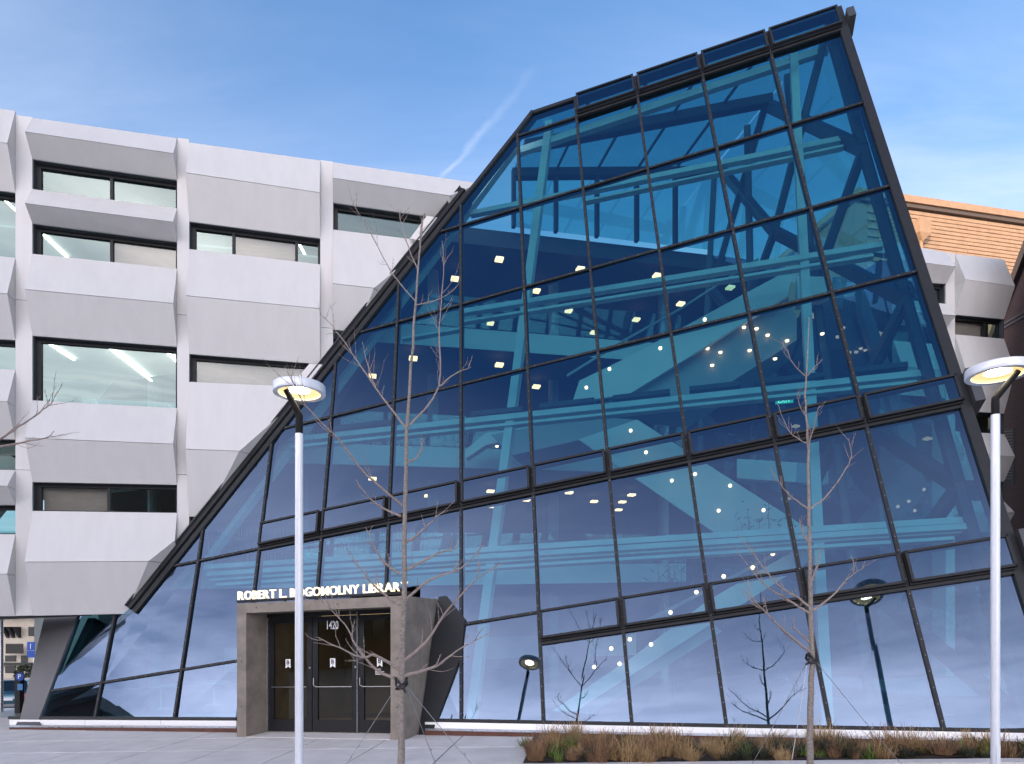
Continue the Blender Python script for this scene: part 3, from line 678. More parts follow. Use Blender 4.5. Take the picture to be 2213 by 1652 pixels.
for dx_, dz_ in ((.5, hgt - th / 2), (1.5, hgt - th / 2), (2.5, hgt - th / 2), (.12, 1.7), (.12, .7), (W_ - .15, 1.7), (W_ - .15, .7)):
    c_ = fpt(bl, dx_, dz_) + NB * .001; pin(MB().lathe(c_, [(.001, .002), (.014, .002), (.016, 0)], 12, X=B, Y=Z, A=NB).build('tie_hole', RUBBER))
for bk_, dz_ in ((.45, .7), (.45, 1.7), (1.0, 1.7), (1.0, 2.45), (1.7, 2.45)):
    c_ = fpt(bl, W_, dz_) - NB * bk_ + B * .001; pin(MB().lathe(c_, [(.001, .002), (.014, .002), (.016, 0)], 12, X=NB, Y=Z, A=B).build('tie_hole', RUBBER))
# door set
dz0 = .05; dh = hgt - th - dz0 - .01; dw = W_ - li - ri
def dp(dx, z, back=dback): return fpt(bl, li + dx, dz0 + z) - NB * back
def dbar(dx0, dx1, z0, z1, t0=-.03, t1=.03, mi=0, mb=None):
    mb = mb or MB(); mb.hexa([dp(dx0, z0, dback - t0), dp(dx1, z0, dback - t0), dp(dx1, z0, dback - t1), dp(dx0, z0, dback - t1), dp(dx0, z1, dback - t0), dp(dx1, z1, dback - t0), dp(dx1, z1, dback - t1), dp(dx0, z1, dback - t1)]); return mb
mb = dbar(0, dw, dh - .09, dh, -.06, .05); pin(mb.build('door_head', BLACK))
lw = (dw - .10) / 3
leafs = [(.03, .03 + lw), (.05 + lw, .05 + 2 * lw), (.08 + 2 * lw, dw - .02)]
pin(dbar(0, .022, 0, dh - .095, -.05, .06).build('steel_post', STEEL)); pin(dbar(.055 + 2 * lw, .07 + 2 * lw, 0, dh - .02, -.05, .07).build('steel_post', STEEL))
ltr = mat('white_vinyl', (.85, .85, .85), .6)
for i, (x0, x1) in enumerate(leafs):
    lf = MB(); zt = dh - .1; sw_ = .13
    dbar(x0, x0 + sw_, .01, zt, mb=lf); dbar(x1 - sw_, x1, .01, zt, mb=lf); dbar(x0 + sw_, x1 - sw_, zt - .12, zt, mb=lf); dbar(x0 + sw_, x1 - sw_, .01, .27, mb=lf)
    door = pin(lf.build('door', BLACK))
    def sub(o): o.parent = door; o.matrix_parent_inverse = Matrix.Translation(EP).inverted() @ Matrix.Identity(4); o.matrix_parent_inverse = Matrix.Identity(4); return o
    def dsub(mbx, name, mt, **k): o = mbx.build(name, mt, **k); o.parent = door; return o
    q = [dp(x0 + sw_, .27), dp(x1 - sw_, .27), dp(x1 - sw_, zt - .12), dp(x0 + sw_, zt - .12)]
    dsub(MB().face(q), 'pane', DGLASS)
    hx = [dp(x0 + .05 if i else x0 + sw_ - .02, 1.22 if i else 1.02, dback - .07), dp(x0 + .06 if i else x0 + sw_, 1.06 if i else 1.02, dback - .09), dp(x0 + .14, 1.02, dback - .1), dp(x1 - .1, 1.02, dback - .1)]
    dsub(MB().tube(hx, .013, 8), 'push_bar', mat('dull_bar', (.30, .30, .30), .45, .8), smooth=True)
    dsub(MB().tube([dp(x1 - .045, 1.45, dback - .03), dp(x1 - .045, 1.45, dback - .05)], .025, 10), 'lock', STEEL)
    cxm = (x0 + x1) / 2 - .05 + (.0 if i < 2 else -.0); bz = 1.44
    tg = MB().face([dp(cxm - .065, bz, dback - .035), dp(cxm, bz + .045, dback - .035), dp(cxm + .065, bz, dback - .035), dp(cxm + .065, bz + .21, dback - .035), dp(cxm - .065, bz + .21, dback - .035)])
    dsub(tg, 'sticker', ltr)
    X_, Y_ = B.copy(), Z.copy()
    t_ = place_text('B', dp(cxm, bz + .095, dback - .039), B, Z, .13, RUBBER, 'emblem', None, bold=.004, center=True); t_.parent = door
    t_ = place_text('1925', dp(cxm, bz + .06, dback - .039), B, Z, .034, RUBBER, 'lettering', None, center=True); t_.parent = door
    if i == 1:
        t_ = place_text('1420', dp(cxm, zt - .29, dback - .036), B, Z, .26, ltr, 'house_number', None, bold=.004, center=True, sx=.62); t_.parent = door
    if i == 2:
        for k, wdt in enumerate((.14, .13, .22, .18, .19)):
            zz = bz - .05 - k * .028
            o = MB().face([dp(cxm - .11, zz, dback - .036), dp(cxm - .11 + wdt, zz, dback - .036), dp(cxm - .11 + wdt, zz + .011, dback - .036), dp(cxm - .11, zz + .011, dback - .036)]).build('notice_line', ltr); o.parent = door
# vestibule behind the doors
vp = mat('vestibule_wall', (.27, .24, .16), .8)
pin(MB().hexa([dp(0, -.02, 4.2), dp(dw, -.02, 4.2), dp(dw, -.02, 4.3), dp(0, -.02, 4.3), dp(0, dh, 4.2), dp(dw, dh, 4.2), dp(dw, dh, 4.3), dp(0, dh, 4.3)]).build('vestibule_wall', vp))
pin(MB().hexa([dp(-.1, -.03, 1.0), dp(-.02, -.03, 1.0), dp(-.02, -.03, 4.2), dp(-.1, -.03, 4.2), dp(-.1, dh, 1.0), dp(-.02, dh, 1.0), dp(-.02, dh, 4.2), dp(-.1, dh, 4.2)]).build('vestibule_wall', vp))
pin(MB().hexa([dp(-.1, dh, 1.0), dp(dw, dh, 1.0), dp(dw, dh, 4.2), dp(-.1, dh, 4.2), dp(-.1, dh + .1, 1.0), dp(dw, dh + .1, 1.0), dp(dw, dh + .1, 4.2), dp(-.1, dh + .1, 4.2)]).build('vestibule_ceiling', CEIL))
pin(MB().hexa([dp(.4, dh - .03, 1.9), dp(dw - .4, dh - .03, 1.9), dp(dw - .4, dh - .03, 2.4), dp(.4, dh - .03, 2.4), dp(.4, dh - .01, 1.9), dp(dw - .4, dh - .01, 1.9), dp(dw - .4, dh - .01, 2.4), dp(.4, dh - .01, 2.4)]).build('vestibule_light', mat('vestibule_lamp', (.9, .8, .6), .5, emit=(1, .70, .36), estr=.6)))
for c_ in list(portal.children):                                  # door children were built in world space: drop the offsets consistently
    pass
# dark flashing between portal and glass on the right
pin(MB().prism([hg(948, 1290, .06), hg(965, 1288, .06), hg(1005, 1338, .06), hg(995, 1420, .06), hg(932, 1590, .06), hg(905, 1590, .06)], -N * .1).build('side_flashing', BLACK))

# ------------------------------------------------------------------ illuminated sign
sgn = thing('entrance_sign', 'glowing cream capital letters on a dark rail above the concrete doorway', 'sign', loc=he(515, 1300, .4))
def sgn_child(o): o.parent = sgn; o.matrix_parent_inverse = Matrix.Translation(sgn.location).inverted(); return o
A0, A1 = he(515, 1297, .35), he(874, 1277.5, .35); SX = (A1 - A0).normalized()
sgn_child(MB().bar(A0 - Z * .04 - SX * .02, A1 - Z * .04 + SX * .12, .05, -.08, .03, NB).build('rail', BLACK))
phrase = 'ROBERT L. BOGOMOLNY LIBRARY'; size = .275
wd = {}
tot = 0
for ch in phrase:
    if ch == ' ': wd[ch] = (0, size * .30); continue
    if ch not in wd:
        me = text_mesh(ch, size, .0005); xs_ = [v.co.x for v in me.vertices]; wd[ch] = (min(xs_), max(xs_) - min(xs_) + size * .10); bpy.data.meshes.remove(me)
tot = sum(wd[c][1] for c in phrase); LEN = (he(884, 1277.5, .35) - A0).length; kx = LEN / tot; x = 0
for ch in phrase:
    if ch != ' ':
        o = place_text(ch, A0 + SX * ((x - wd[ch][0] * 1) * kx), SX, Z, size, SIGNL, 'letter', sgn, bold=.0005, ext=.025, sx=kx)
    x += wd[ch][1]
for k in range(5): 
    p = A0.lerp(A1, (k + .5) / 5); sgn_child(MB().box(p - Z * .16, .04, .04, .12, B, NB).build('bracket', BLACK))

# ------------------------------------------------------------------ white panel building
Q0 = -19.72; PRD = .42; CUT2 = (O + N * .11, N); CUT = (pts_edge0 + sv_edge * .30, sv_edge)
white = thing('white_panel_building', 'white building of folded metal panels and dark window slots beside the glass', 'building', loc=FP(-16, Q0))
def sx_(x, y, q=Q0): P = hf(x, y, q); return (P - NF * q).dot(EH)
def zrel(x, y, q): P = hf(x, y, q); return P.z - K * P.x
def wpart(o):
    if o is not None: o.parent = white; o.matrix_parent_inverse = Matrix.Translation(white.location).inverted()
    return o
def band(s0, s1, zt, zr, zb, par=wpart, prd=PRD, cut=CUT, q=Q0, top_in=0):
    # zt, zr, zb: (left, right) heights of upper edge, ridge and lower edge
    g_ = .006
    def pt(s, qq, z): return FP(s, qq, z)
    rl, rr = zr; dn = .0
    up = MB().hexa([pt(s0, q - .04, rl + g_), pt(s1, q - .04, rr + g_), pt(s1, q + prd, rr + g_), pt(s0, q + prd, rl + g_),
                    pt(s0, q - .04, zt[0]), pt(s1, q - .04, zt[1]), pt(s1, q + .0, zt[1]), pt(s0, q + .0, zt[0])])
    par(up.build('upper_panel', WHITE, cut=cut))
    lo_ = MB().hexa([pt(s0, q - .04, zb[0]), pt(s1, q - .04, zb[1]), pt(s1, q + .0, zb[1]), pt(s0, q + .0, zb[0]),
                     pt(s0, q - .04, rl - g_), pt(s1, q - .04, rr - g_), pt(s1, q + prd - .004, rr - g_), pt(s0, q + prd - .004, rl - g_)])
    par(lo_.build('lower_panel', WHITE, cut=cut))
def window(s0, s1, zt, zb, divs=(), par=wpart, q=Q0, cut=CUT, pane=WGLASS, blinds=()):
    # zt head (left,right), zb sill; divs: fractions for mullions
    qb = q - .24; fw = .09
    def pt(s, qq, f): # f 0 sill 1 head
        k = (s - s0) / (s1 - s0); a = zb[0] + (zb[1] - zb[0]) * k; b = zt[0] + (zt[1] - zt[0]) * k; return FP(s, qq, a + (b - a) * f)
    rv = MB()
    rv.hexa([pt(s0 - .05, q - .045, 1), pt(s1 + .05, q - .045, 1), pt(s1 + .05, qb, 1), pt(s0 - .05, qb, 1), pt(s0 - .05, q - .045, 1) + Z * .06, pt(s1 + .05, q - .045, 1) + Z * .06, pt(s1 + .05, qb, 1) + Z * .06, pt(s0 - .05, qb, 1) + Z * .06])
    for s_ in (s0 - .06, s1):
        rv.hexa([pt(s_, q - .045, 0), pt(s_ + .06, q - .045, 0), pt(s_ + .06, qb, 0), pt(s_, qb, 0), pt(s_, q - .045, 1), pt(s_ + .06, q - .045, 1), pt(s_ + .06, qb, 1), pt(s_, qb, 1)])
    rv.hexa([pt(s0, q - .045, 0) - Z * .08, pt(s1, q - .045, 0) - Z * .08, pt(s1, qb, 0) - Z * .08, pt(s0, qb, 0) - Z * .08, pt(s0, q - .045, 0) - Z * .01, pt(s1, q - .045, 0) - Z * .01, pt(s1, qb, 0) - Z * .01, pt(s0, qb, 0) - Z * .01])
    win = par(rv.build('window', REVEAL, cut=cut))
    if win is None: return
    def subp(mbx, nm, mt, cut_=cut):
        o = mbx.build(nm, mt, cut=cut_)
        if o is not None: o.parent = win; o.matrix_parent_inverse = win.matrix_parent_inverse.copy() if False else Matrix.Identity(4)
        return o
    H = zt[0] - zb[0]
    def rect_bar(sa, sb, fa, fb, d0=-.05, d1=.06):
        return MB().hexa([pt(sa, qb + d0, fa), pt(sb, qb + d0, fa), pt(sb, qb + d1, fa), pt(sa, qb + d1, fa), pt(sa, qb + d0, fb), pt(sb, qb + d0, fb), pt(sb, qb + d1, fb), pt(sa, qb + d1, fb)])
    hf_ = .09 / H
    subp(rect_bar(s0, s1, 1 - hf_, 1), 'frame', BLACK); subp(rect_bar(s0, s0 + .12, 0, 1 - hf_), 'frame', BLACK); subp(rect_bar(s1 - .06, s1, 0, 1 - hf_), 'frame', BLACK)
    subp(rect_bar(s0 + .12, s1 - .06, 0, .05 / H), 'frame', BLACK)
    ed = [s0 + .12] + [s0 + (s1 - s0) * d for d in divs] + [s1 - .06]
    for d in ed[1:-1]: subp(rect_bar(d - .035, d + .035, .05 / H, 1 - hf_, -.05, .07), 'frame', BLACK)
    for k, (a, b) in enumerate(zip(ed, ed[1:])):
        P = [pt(a, qb, .03), pt(b, qb, .03), pt(b, qb, 1 - hf_ * .9), pt(a, qb, 1 - hf_ * .9)]
        mb_ = MB().face(P); o = subp(mb_, 'pane', SASHGL if k in blinds else pane)
        if k in blinds:
            subp(MB().face([p - NF * .12 for p in P]), 'blind', mat('grey_blind', (.33, .31, .29), .9, var=.12, vscale=4, stretch=(1, 1, 6)))
ZB = lambda xl, yl, xr, yr, q: (zrel(xl, yl, q), zrel(xr, yr, q))
QRG = Q0 + PRD
# bay 1
s0, s1 = sx_(70, 600), sx_(382.5, 600)
def rows_bay(bs0, bs1, xl, xr, rows_, **kw):
    zs = []
    for (kind, yl, yr) in rows_:
        q = QRG if kind == 'r' else Q0
        # evaluate the height at both ends of the bay with a straight line through the two measured points
        za, zb_ = zrel(xl, yl, q), zrel(xr, yr, q); sa, sb = sx_(xl, yl, q), sx_(xr, yr, q)
        f = lambda s: za + (zb_ - za) * (s - sa) / (sb - sa)
        zs.append((kind, (f(bs0), f(bs1))))
    return zs
bays = []
z1 = rows_bay(s0, s1, 68, 381, [('t', 256.5, 299)]); 
b1 = [('t', 255, 299), ('r', 286, 332, 61, 374), ('b', 344, 389), ('t', 409, 451), ('r', 441, 481, 64, 380), ('b', 483, 523), ('t', 549, 581), ('r', 626, 656, 58.6, 375), ('b', 725.6, 749.6),
      ('t', 865.5, 882.6), ('r', 947, 960, 61, 377), ('b', 1042, 1048), ('t', 1104.5, 1109), ('r', 1215, 1213.5, 58, 345), ('b', 1331, 1327, 75.5, 268)]
def do_bay(bs0, bs1, spec, xl, xr, wins, par=wpart, cut=CUT, q=Q0, prd=PRD):
    zz = []
    for r_ in spec:
        k, yl, yr = r_[:3]; a, b = (r_[3], r_[4]) if len(r_) > 3 else (xl, xr); qq = q + prd if k == 'r' else q
        za, zb_ = zrel(a, yl, qq), zrel(b, yr, qq); sa, sb = sx_(a, yl, qq), sx_(b, yr, qq)
        zz.append((za + (zb_ - za) * (bs0 - sa) / (sb - sa), za + (zb_ - za) * (bs1 - sa) / (sb - sa)))
    for i in range(0, len(zz), 3): band(bs0, bs1, zz[i], zz[i + 1], zz[i + 2], par, prd, cut, q)
    for i, wspec in enumerate(wins):
        if wspec is None: continue
        window(bs0 + .01, bs1 - .01, zz[3 * i + 2], zz[3 * i + 3], wspec[0], par, q, cut, blinds=wspec[1])
    return zz
zz1 = do_bay(s0, s1, b1, 70, 382, [((.52,), ()), ((.52,), (1,)), ((), ()), ((.50,), (0,))])
s2, s3 = sx_(409, 600), sx_(692, 600)
b2 = [('t', 317, 347, 472, 690), ('r', 384, 416, 472, 687), ('b', 487, 515.6, 472, 693), ('t', 546, 572, 472, 694), ('r', 646, 667, 472, 688), ('b', 770, 787.4, 472, 695), ('t', 828.5, 838.5, 472, 685), ('r', 973.6, 981, 472, 660), ('b', 1118, 1122, 472, 660)]
zz2 = do_bay(s2, s3, b2, 409, 692, [((.32, .81), (1,)), ((), (0,))])
s4, s5 = sx_(720, 600), sx_(1060, 600)
b3 = [('t', 351, 393, 718, 1012), ('r', 385, 425, 719, 983), ('b', 438.6, 472, 722, 954), ('t', 497, 520, 723, 912), ('r', 613, 624, 718, 817), ('b', 712, 724, 718, 817)]
zz3 = do_bay(s4, s5, b3, 720, 1000, [((), ())])
sm1 = sx_(33, 600) ; sm0 = sm1 - (s1 - s0)
b0 = [('t', 196, 240), ('r', 262, 310, -300, 14), ('b', 372, 417), ('t', 525, 558), ('r', 606, 636, -300, 21.5), ('b', 712, 735.6), ('t', 782, 800), ('r', 855, 869, -300, 25), ('b', 942, 950), ('t', 1010, 1016), ('r', 1048, 1051, -300, 31), ('b', 1090, 1092), ('t', 1153, 1155), ('r', 1242, 1241, -300, 23), ('b', 1334, 1332)]
zz0 = do_bay(sm0, sm1, b0, -290, 35, [((.5,), ()), ((.4,), ()), ((.5,), ()), ((.3, .7), ())])
# pilasters in pieces with open joints
def pilaster(a, b, ztop, zbot, joints, par=wpart, cut=CUT, q=Q0, fr=.0):
    zs = [zbot] + sorted(joints) + [ztop]
    for z0, z1_ in zip(zs, zs[1:]):
        par(MB().hexa([FP(a, q - .6, z0 + .006), FP(b, q - .6, z0 + .006), FP(b, q + fr, z0 + .006), FP(a, q + fr, z0 + .006), FP(a, q - .6, z1_ - .006), FP(b, q - .6, z1_ - .006), FP(b, q + fr, z1_ - .006), FP(a, q + fr, z1_ - .006)]).build('pilaster', WHITE, cut=cut))
ztop = zz1[0]
pilaster(sm1 + .004, s0 - .004, zz1[0][0] + .02, zz1[-1][0], [zrel(50, 649, Q0), zrel(50, 1016, Q0)])
pilaster(s1 + .004, s2 - .004, zz1[0][1] + .02, zz1[-1][1], [zrel(395, 681, Q0), zrel(395, 1026, Q0)])
pilaster(s3 + .004, s4 - .004, zz2[0][1] + .02, zz1[-1][1], [zrel(705, 709, Q0)])
# white slanted closing boards beside the glass
for P in ([(922, 467), (944, 470), (906, 519), (886, 516)], [(669, 786), (696, 788), (662, 832), (636, 825)]):
    wpart(MB().prism([hg(x, y, .13) for x, y in P], -N * .2).build('closing_panel', WHITE))
# body: roof, soffit under the overhang, back walls
wpart(slabbox(sm0, s5, Q0 - .62, Q0 - 9, zz1[0][0] - .25, zz1[0][0] - .1, 'roof_deck', DARK, None, cut=CUT2))
wpart(slabbox(sm0, s3 - 1, Q0 - .05, Q0 - 9, zz1[-1][0] - .03, zz1[-1][0] + .12, 'underside', BLACK, None, cut=(O + N * .3, N)))
wpart(slabbox(sm0, s4, Q0 - 3.6, Q0 - 3.7, zz1[-1][0] + .13, zz1[0][0] - .3, 'room_wall', ROOMW, None, cut=CUT2))
wpart(slabbox(sm0, s4, Q0 - .5, Q0 - 3.5, zz1[8][0] + .12, zz1[8][0] + .18, 'room_ceiling', ROOMW, None, cut=CUT2))
wpart(slabbox(sm0, s4, Q0 - .5, Q0 - 3.5, zz1[5][0] + .10, zz1[5][0] + .16, 'room_ceiling', ROOMW, None, cut=CUT2))
wpart(slabbox(sm0, s4, Q0 - .5, Q0 - 3.5, zz1[11][0] + .10, zz1[11][0] + .16, 'room_ceiling', ROOMW, None, cut=CUT2))
for (xa, ya, xb, yb, lab) in ((103, 741, 160, 778, 'thin lit strip light on the ceiling behind the big office window, at its corner'),
                              (236, 752, 327, 823, 'long lit strip light across the ceiling behind the big office window'),
                              (362, 762, 386, 786, 'short lit strip light behind the big office window, beside the pilaster'),
                              (92, 506, 145, 556, 'slim lit strip light behind the office window next to a closed blind'),
                              (647, 528, 668, 568, 'bright lit strip light behind the office window right of the grey blind'),
                              (10, 432, 34, 455, 'lit strip light behind the topmost office window next to the corner pilaster')):
    a, b = hf(xa, ya, Q0 - .6), hf(xb, yb, Q0 - .6)
    # run back into the room along the ceiling level
    zc_ = a.z; d = ray(xb, yb); b = CAM + d * ((zc_ - CAM.z) / d.z) if d.z > 0 else b
    if (b - a).length > 3.0: b = a + (b - a).normalized() * 3.0
    tag(MB().bar(a, b, .05, -.02, .02, Z).build('strip_light', STRIPM), lab, 'light', 'strip lights in the offices')

# ------------------------------------------------------------------ white wing right of the glass
wing = thing('white_panel_wing', 'far white folded-panel bay squeezed between the glass and dark brick', 'building', loc=FP(24, Q0))
def gpart(o):
    if o is not None: o.parent = wing; o.matrix_parent_inverse = Matrix.Translation(wing.location).inverted()
    return o
w0, w1 = sx_(1930, 700), sx_(2044, 700); w2, w3 = sx_(2064, 700), sx_(2170, 700)
NOC = None
zA = do_bay(w0, w1, [('t', 532, 546, 1973, 2045), ('r', 567, 575, 1986, 2050), ('b', 610, 614, 1998, 2044), ('t', 654, 657, 2015, 2044), ('r', 679, 681, 2023, 2048), ('b', 709, 710, 2032, 2044), ('t', 745, 746, 2032, 2044), ('r', 800, 801, 2032, 2044), ('b', 860, 861, 2032, 2044)], 1990, 2044, [((.5,), ()), ((), ())], par=gpart, cut=NOC)
zBb = do_bay(w2, w3, [('t', 549, 561, 2063, 2169), ('r', 603, 619, 2074, 2195), ('b', 680, 690, 2063, 2170), ('t', 723, 733, 2063, 2172), ('r', 797, 803, 2076, 2194), ('b', 889, 894, 2090, 2170), ('t', 935, 938.6, 2109, 2170), ('r', 983, 987, 2127, 2189), ('b', 1039, 1041, 2120, 2169), ('t', 1083, 1084, 2120, 2164), ('r', 1107, 1108, 2130, 2179), ('b', 1150, 1150, 2130, 2164)], 2063, 2170, [((.7,), (0,)), ((.45,), ()), ((.5,), ())], par=gpart, cut=NOC)
pilaster(w1 + .004, w2 - .004, zBb[0][0] + .02, 0, [], par=gpart, cut=NOC)
gpart(slabbox(w0, w3 - .02, Q0 - .62, Q0 - 6, 0, zBb[0][0] - .15, 'wing_core', DARK, None))
gpart(slabbox(w0 - .5, w3, Q0 - .35, Q0 - .6, zBb[0][1] - .1, zBb[0][1] + .03, 'coping', STEEL, None))

# ------------------------------------------------------------------ brick buildings on the right
SAND = mat('warm_sand_masonry', (.33, .21, .13), .85, var=.14, vscale=2.5, bump=.2, bscale=30)
QO = -33.0
ob = thing('sand_masonry_building', 'tall sunlit sand-coloured masonry block rising behind the white wing', 'building', loc=FP(30, QO))
def opart(o): o.parent = ob; o.matrix_parent_inverse = Matrix.Translation(ob.location).inverted(); return o
oz = zrel(2080, 468, QO); os0, os1 = sx_(1850, 500, QO), sx_(2420, 500, QO)
opart(slabbox(os0, os1, QO - .08, QO - 10, 0, oz, 'wall', mat('mortar', (.24, .17, .12), .9), None))
opart(slabbox(os0 - .1, os1 + .1, QO + .16, QO - 10.1, oz, oz + .22, 'coping', mat('coping_metal', (.10, .075, .06), .5, .2), None))
opart(slabbox(os0 - .1, os1 + .1, QO + .28, QO - 10.2, oz + .22, oz + .62, 'parapet', SAND, None))
blk = None; rowh = .235; bw = 1.6
for r_ in range(26):
    for k in range(18):
        s_ = os0 + k * bw + (bw / 2 if r_ % 2 else 0)
        P = FP(s_ + bw / 2, QO, oz - .08 - (r_ + .5) * rowh); 
        px = CX + F * P.x / P.y
        if px < 1880 or px > 2290: continue
        if blk is None:
            bm_ = MB(); a_, b_, c_ = bw / 2 - .008, .06, rowh / 2 - .012
            X_ = EH + Z * K * EH.x
            bm_.hexa([X_ * -a_ - NF * b_ - Z * c_, X_ * a_ - NF * b_ - Z * c_, X_ * a_ + NF * .02 - Z * c_, X_ * -a_ + NF * .02 - Z * c_, X_ * -a_ - NF * b_ + Z * c_, X_ * a_ - NF * b_ + Z * c_, X_ * a_ + NF * -.005 + Z * c_, X_ * -a_ + NF * -.005 + Z * c_])
            blk = bm_.build('masonry_block', SAND); o = blk
        else: o = blk.copy(); col.objects.link(o)
        o.parent = ob; o.location = P - ob.location + NF * random.uniform(-.006, .006)
P = hf(1991, 508, QO + .3)
opart(MB().hexa([P + EH * -.42 + NF * -.3, P + EH * .42 + NF * -.3, P + EH * .42 + NF * .3, P + EH * -.42 + NF * .3] + [P + EH * -.42 + NF * -.3 + Z * .8, P + EH * .42 + NF * -.3 + Z * .8, P + EH * .42 + NF * .3 + Z * .8, P + EH * -.42 + NF * .3 + Z * .8]).prism([P + EH * -.42 + NF * .3, P + EH * .42 + NF * .3, P + EH * .0 + NF * .1 - Z * .45], -NF * .35).build('rain_box', SAND))
opart(MB().tube([P - Z * .3, P - Z * 6], .09, 8).build('downpipe', SAND))

bm = bpy.data.materials.new('dark_brick'); bm.use_nodes = True; t = bm.node_tree; bs = t.nodes['Principled BSDF']
bt = nd(t, 'ShaderNodeTexBrick'); bt.inputs['Color1'].default_value = (.15, .058, .042, 1); bt.inputs['Color2'].default_value = (.09, .04, .032, 1); bt.inputs['Mortar'].default_value = (.06, .05, .045, 1)
bt.inputs['Scale'].default_value = 1; bt.inputs['Brick Width'].default_value = .23; bt.inputs['Row Height'].default_value = .075; bt.inputs['Mortar Size'].default_value = .008
g = nd(t, 'ShaderNodeNewGeometry'); sp_ = nd(t, 'ShaderNodeSeparateXYZ'); t.links.new(g.outputs['Position'], sp_.inputs[0])
cb = nd(t, 'ShaderNodeCombineXYZ'); t.links.new(mth(t, 'ADD', sp_.outputs[0], sp_.outputs[1]), cb.inputs[0]); t.links.new(sp_.outputs[2], cb.inputs[1]); t.links.new(cb.outputs[0], bt.inputs[0])
t.links.new(bt.outputs[0], bs.inputs['Base Color']); bs.inputs['Roughness'].default_value = .9
bp = nd(t, 'ShaderNodeBump'); bp.inputs['Strength'].default_value = .6; bp.inputs['Distance'].default_value = .01; t.links.new(bt.outputs['Fac'], bp.inputs['Height']); bp.invert = True; t.links.new(bp.outputs[0], bs.inputs['Normal'])
DBRICK = bm
c1 = hd(2140, 700, 33); c2 = hd(2260, 700, 22)
zb_top = hd(2213, 571, 25.2).z
dbk = thing('dark_brick_building', 'shaded dark red brick building edge behind the lamp and white wing', 'building', loc=(c2.x, c2.y, 0))
def dpart(o): o.parent = dbk; o.matrix_parent_inverse = Matrix.Translation(dbk.location).inverted(); return o
q1, q2 = V((c1.x, c1.y, -.5)), V((c2.x, c2.y, -.5)); back = V((14, 6, 0)); up1 = Z * (zb_top + .5)
dpart(MB().hexa([q1, q2, q2 + back, q1 + back, q1 + up1, q2 + up1, q2 + back + up1, q1 + back + up1]).build('wall', DBRICK))
wn = (q2 - q1).cross(Z).normalized(); wn = wn if wn.x < 0 else -wn
dpart(MB().bar(q1 + up1 + Z * .2, q2 + up1 + Z * .2, .5, -.4, .18, wn).build('coping', DARK))
def ondb(x, y, off=.0): return hit(x, y, q1 + wn * off, wn)
for (xa, ya, xb, yb) in ((2152, 711, 2240, 660), (2152, 719, 2240, 669)):
    dpart(MB().bar(ondb(xa, ya), ondb(xb, yb), .09, -.05, .05, wn).build('string_course', mat('stone_band', (.16, .13, .12), .9)))
for k in range(17):
    ya = 935 + k * 6.4
    dpart(MB().bar(ondb(2120, ya + 4, .04), ondb(2190, ya - 4, .04), .035, -.03, .03, wn).build('louvre_slat', mat('louvre_metal', (.16, .15, .15), .5, .4)))
dpart(MB().prism([ondb(2112, 930, .012), ondb(2192, 924, .012), ondb(2192, 1050, .012), ondb(2112, 1054, .012)], -wn * .05).build('louvre_frame', BLACK))

# ------------------------------------------------------------------ street to the left
SHEAR = 0
# far pale house seen under the overhang
PH = 52.0
def hp(x, y): return hd(x, y, PH)
house = thing('pale_stone_house', 'pale stone house with dark eaves brackets across the street', 'building', loc=hp(40, 1480))
def hpart(o): o.parent = house; o.matrix_parent_inverse = Matrix.Translation(house.location).inverted(); return o
STONE = mat('pale_stone', (.46, .41, .34), .9, var=.12, vscale=1.2, bump=.2, bscale=12)
a, b = hp(-260, 1490), hp(74, 1490); a.z = b.z = -2.5
hpart(MB().hexa([a, b, b + V((0, 9, 0)), a + V((0, 9, 0)), a + Z * 7.2, b + Z * 7.2, b + V((0, 9, 7.2)), a + V((0, 9, 7.2))]).build('wall', STONE))
hpart(MB().hexa([a + V((-.6, -.9, 5.75)), b + V((.6, -.9, 5.75)), b + V((.6, 0, 5.75)), a + V((-.6, 0, 5.75)), a + V((-.6, -.9, 6.1)), b + V((.6, -.9, 6.1)), b + V((.6, 0, 6.1)), a + V((-.6, 0, 6.1))]).build('eaves', mat('eaves_green', (.02, .03, .028), .7)))
for x in (16, 28, 41, -20, -60):
    P = hp(x, 1376) - V((0, .02, 0)); hpart(MB().prism([P + Z * .75, P + V((0, -.7, .75)), P + V((0, -.1, -.1)), P + V((0, 0, -.1))], V((.18, 0, 0))).build('eaves_bracket', RUBBER))
for x0, x1, y0, y1 in ((30, 66, 1392, 1412),):
    mb = MB(); 
    P0, P1 = hp(x0, y1) - V((0, .8, 0)), hp(x1, y1) - V((0, .8, 0))
    hh = (y1 - y0) / F * PH
    for k in range(19): p = P0.lerp(P1, k / 18); mb.box(p, .05, .05, hh)
    mb.bar(P0 + Z * hh, P1 + Z * hh, .08, -.03, .03, V((0, 1, 0))); hpart(mb.build('balcony_railing', RUBBER))
for x0, x1, y0, y1 in ((12, 35, 1417, 1430), (46, 60, 1417, 1432), (12, 34, 1440, 1455), (62, 74, 1355, 1375)):
    P = [hp(x0, y1), hp(x1, y1), hp(x1, y0), hp(x0, y0)]
    wv = hpart(MB().prism([p - V((0, .05, 0)) for p in P], V((0, .04, 0))).build('window', RUBBER))
hpart(MB().bar(hp(-30, 1435) - V((0, .1, 0)), hp(72, 1435) - V((0, .1, 0)), .2, -.15, .1, V((0, 1, 0))).build('string_course', mat('eaves_green', (.02, .03, .028), .7)))
GRASS = mat('lawn', (.045, .07, .02), .95, var=.3, vscale=8, bump=.5, bscale=40)
P = [hd(-60, 1474, 48), hd(78, 1474, 48)]
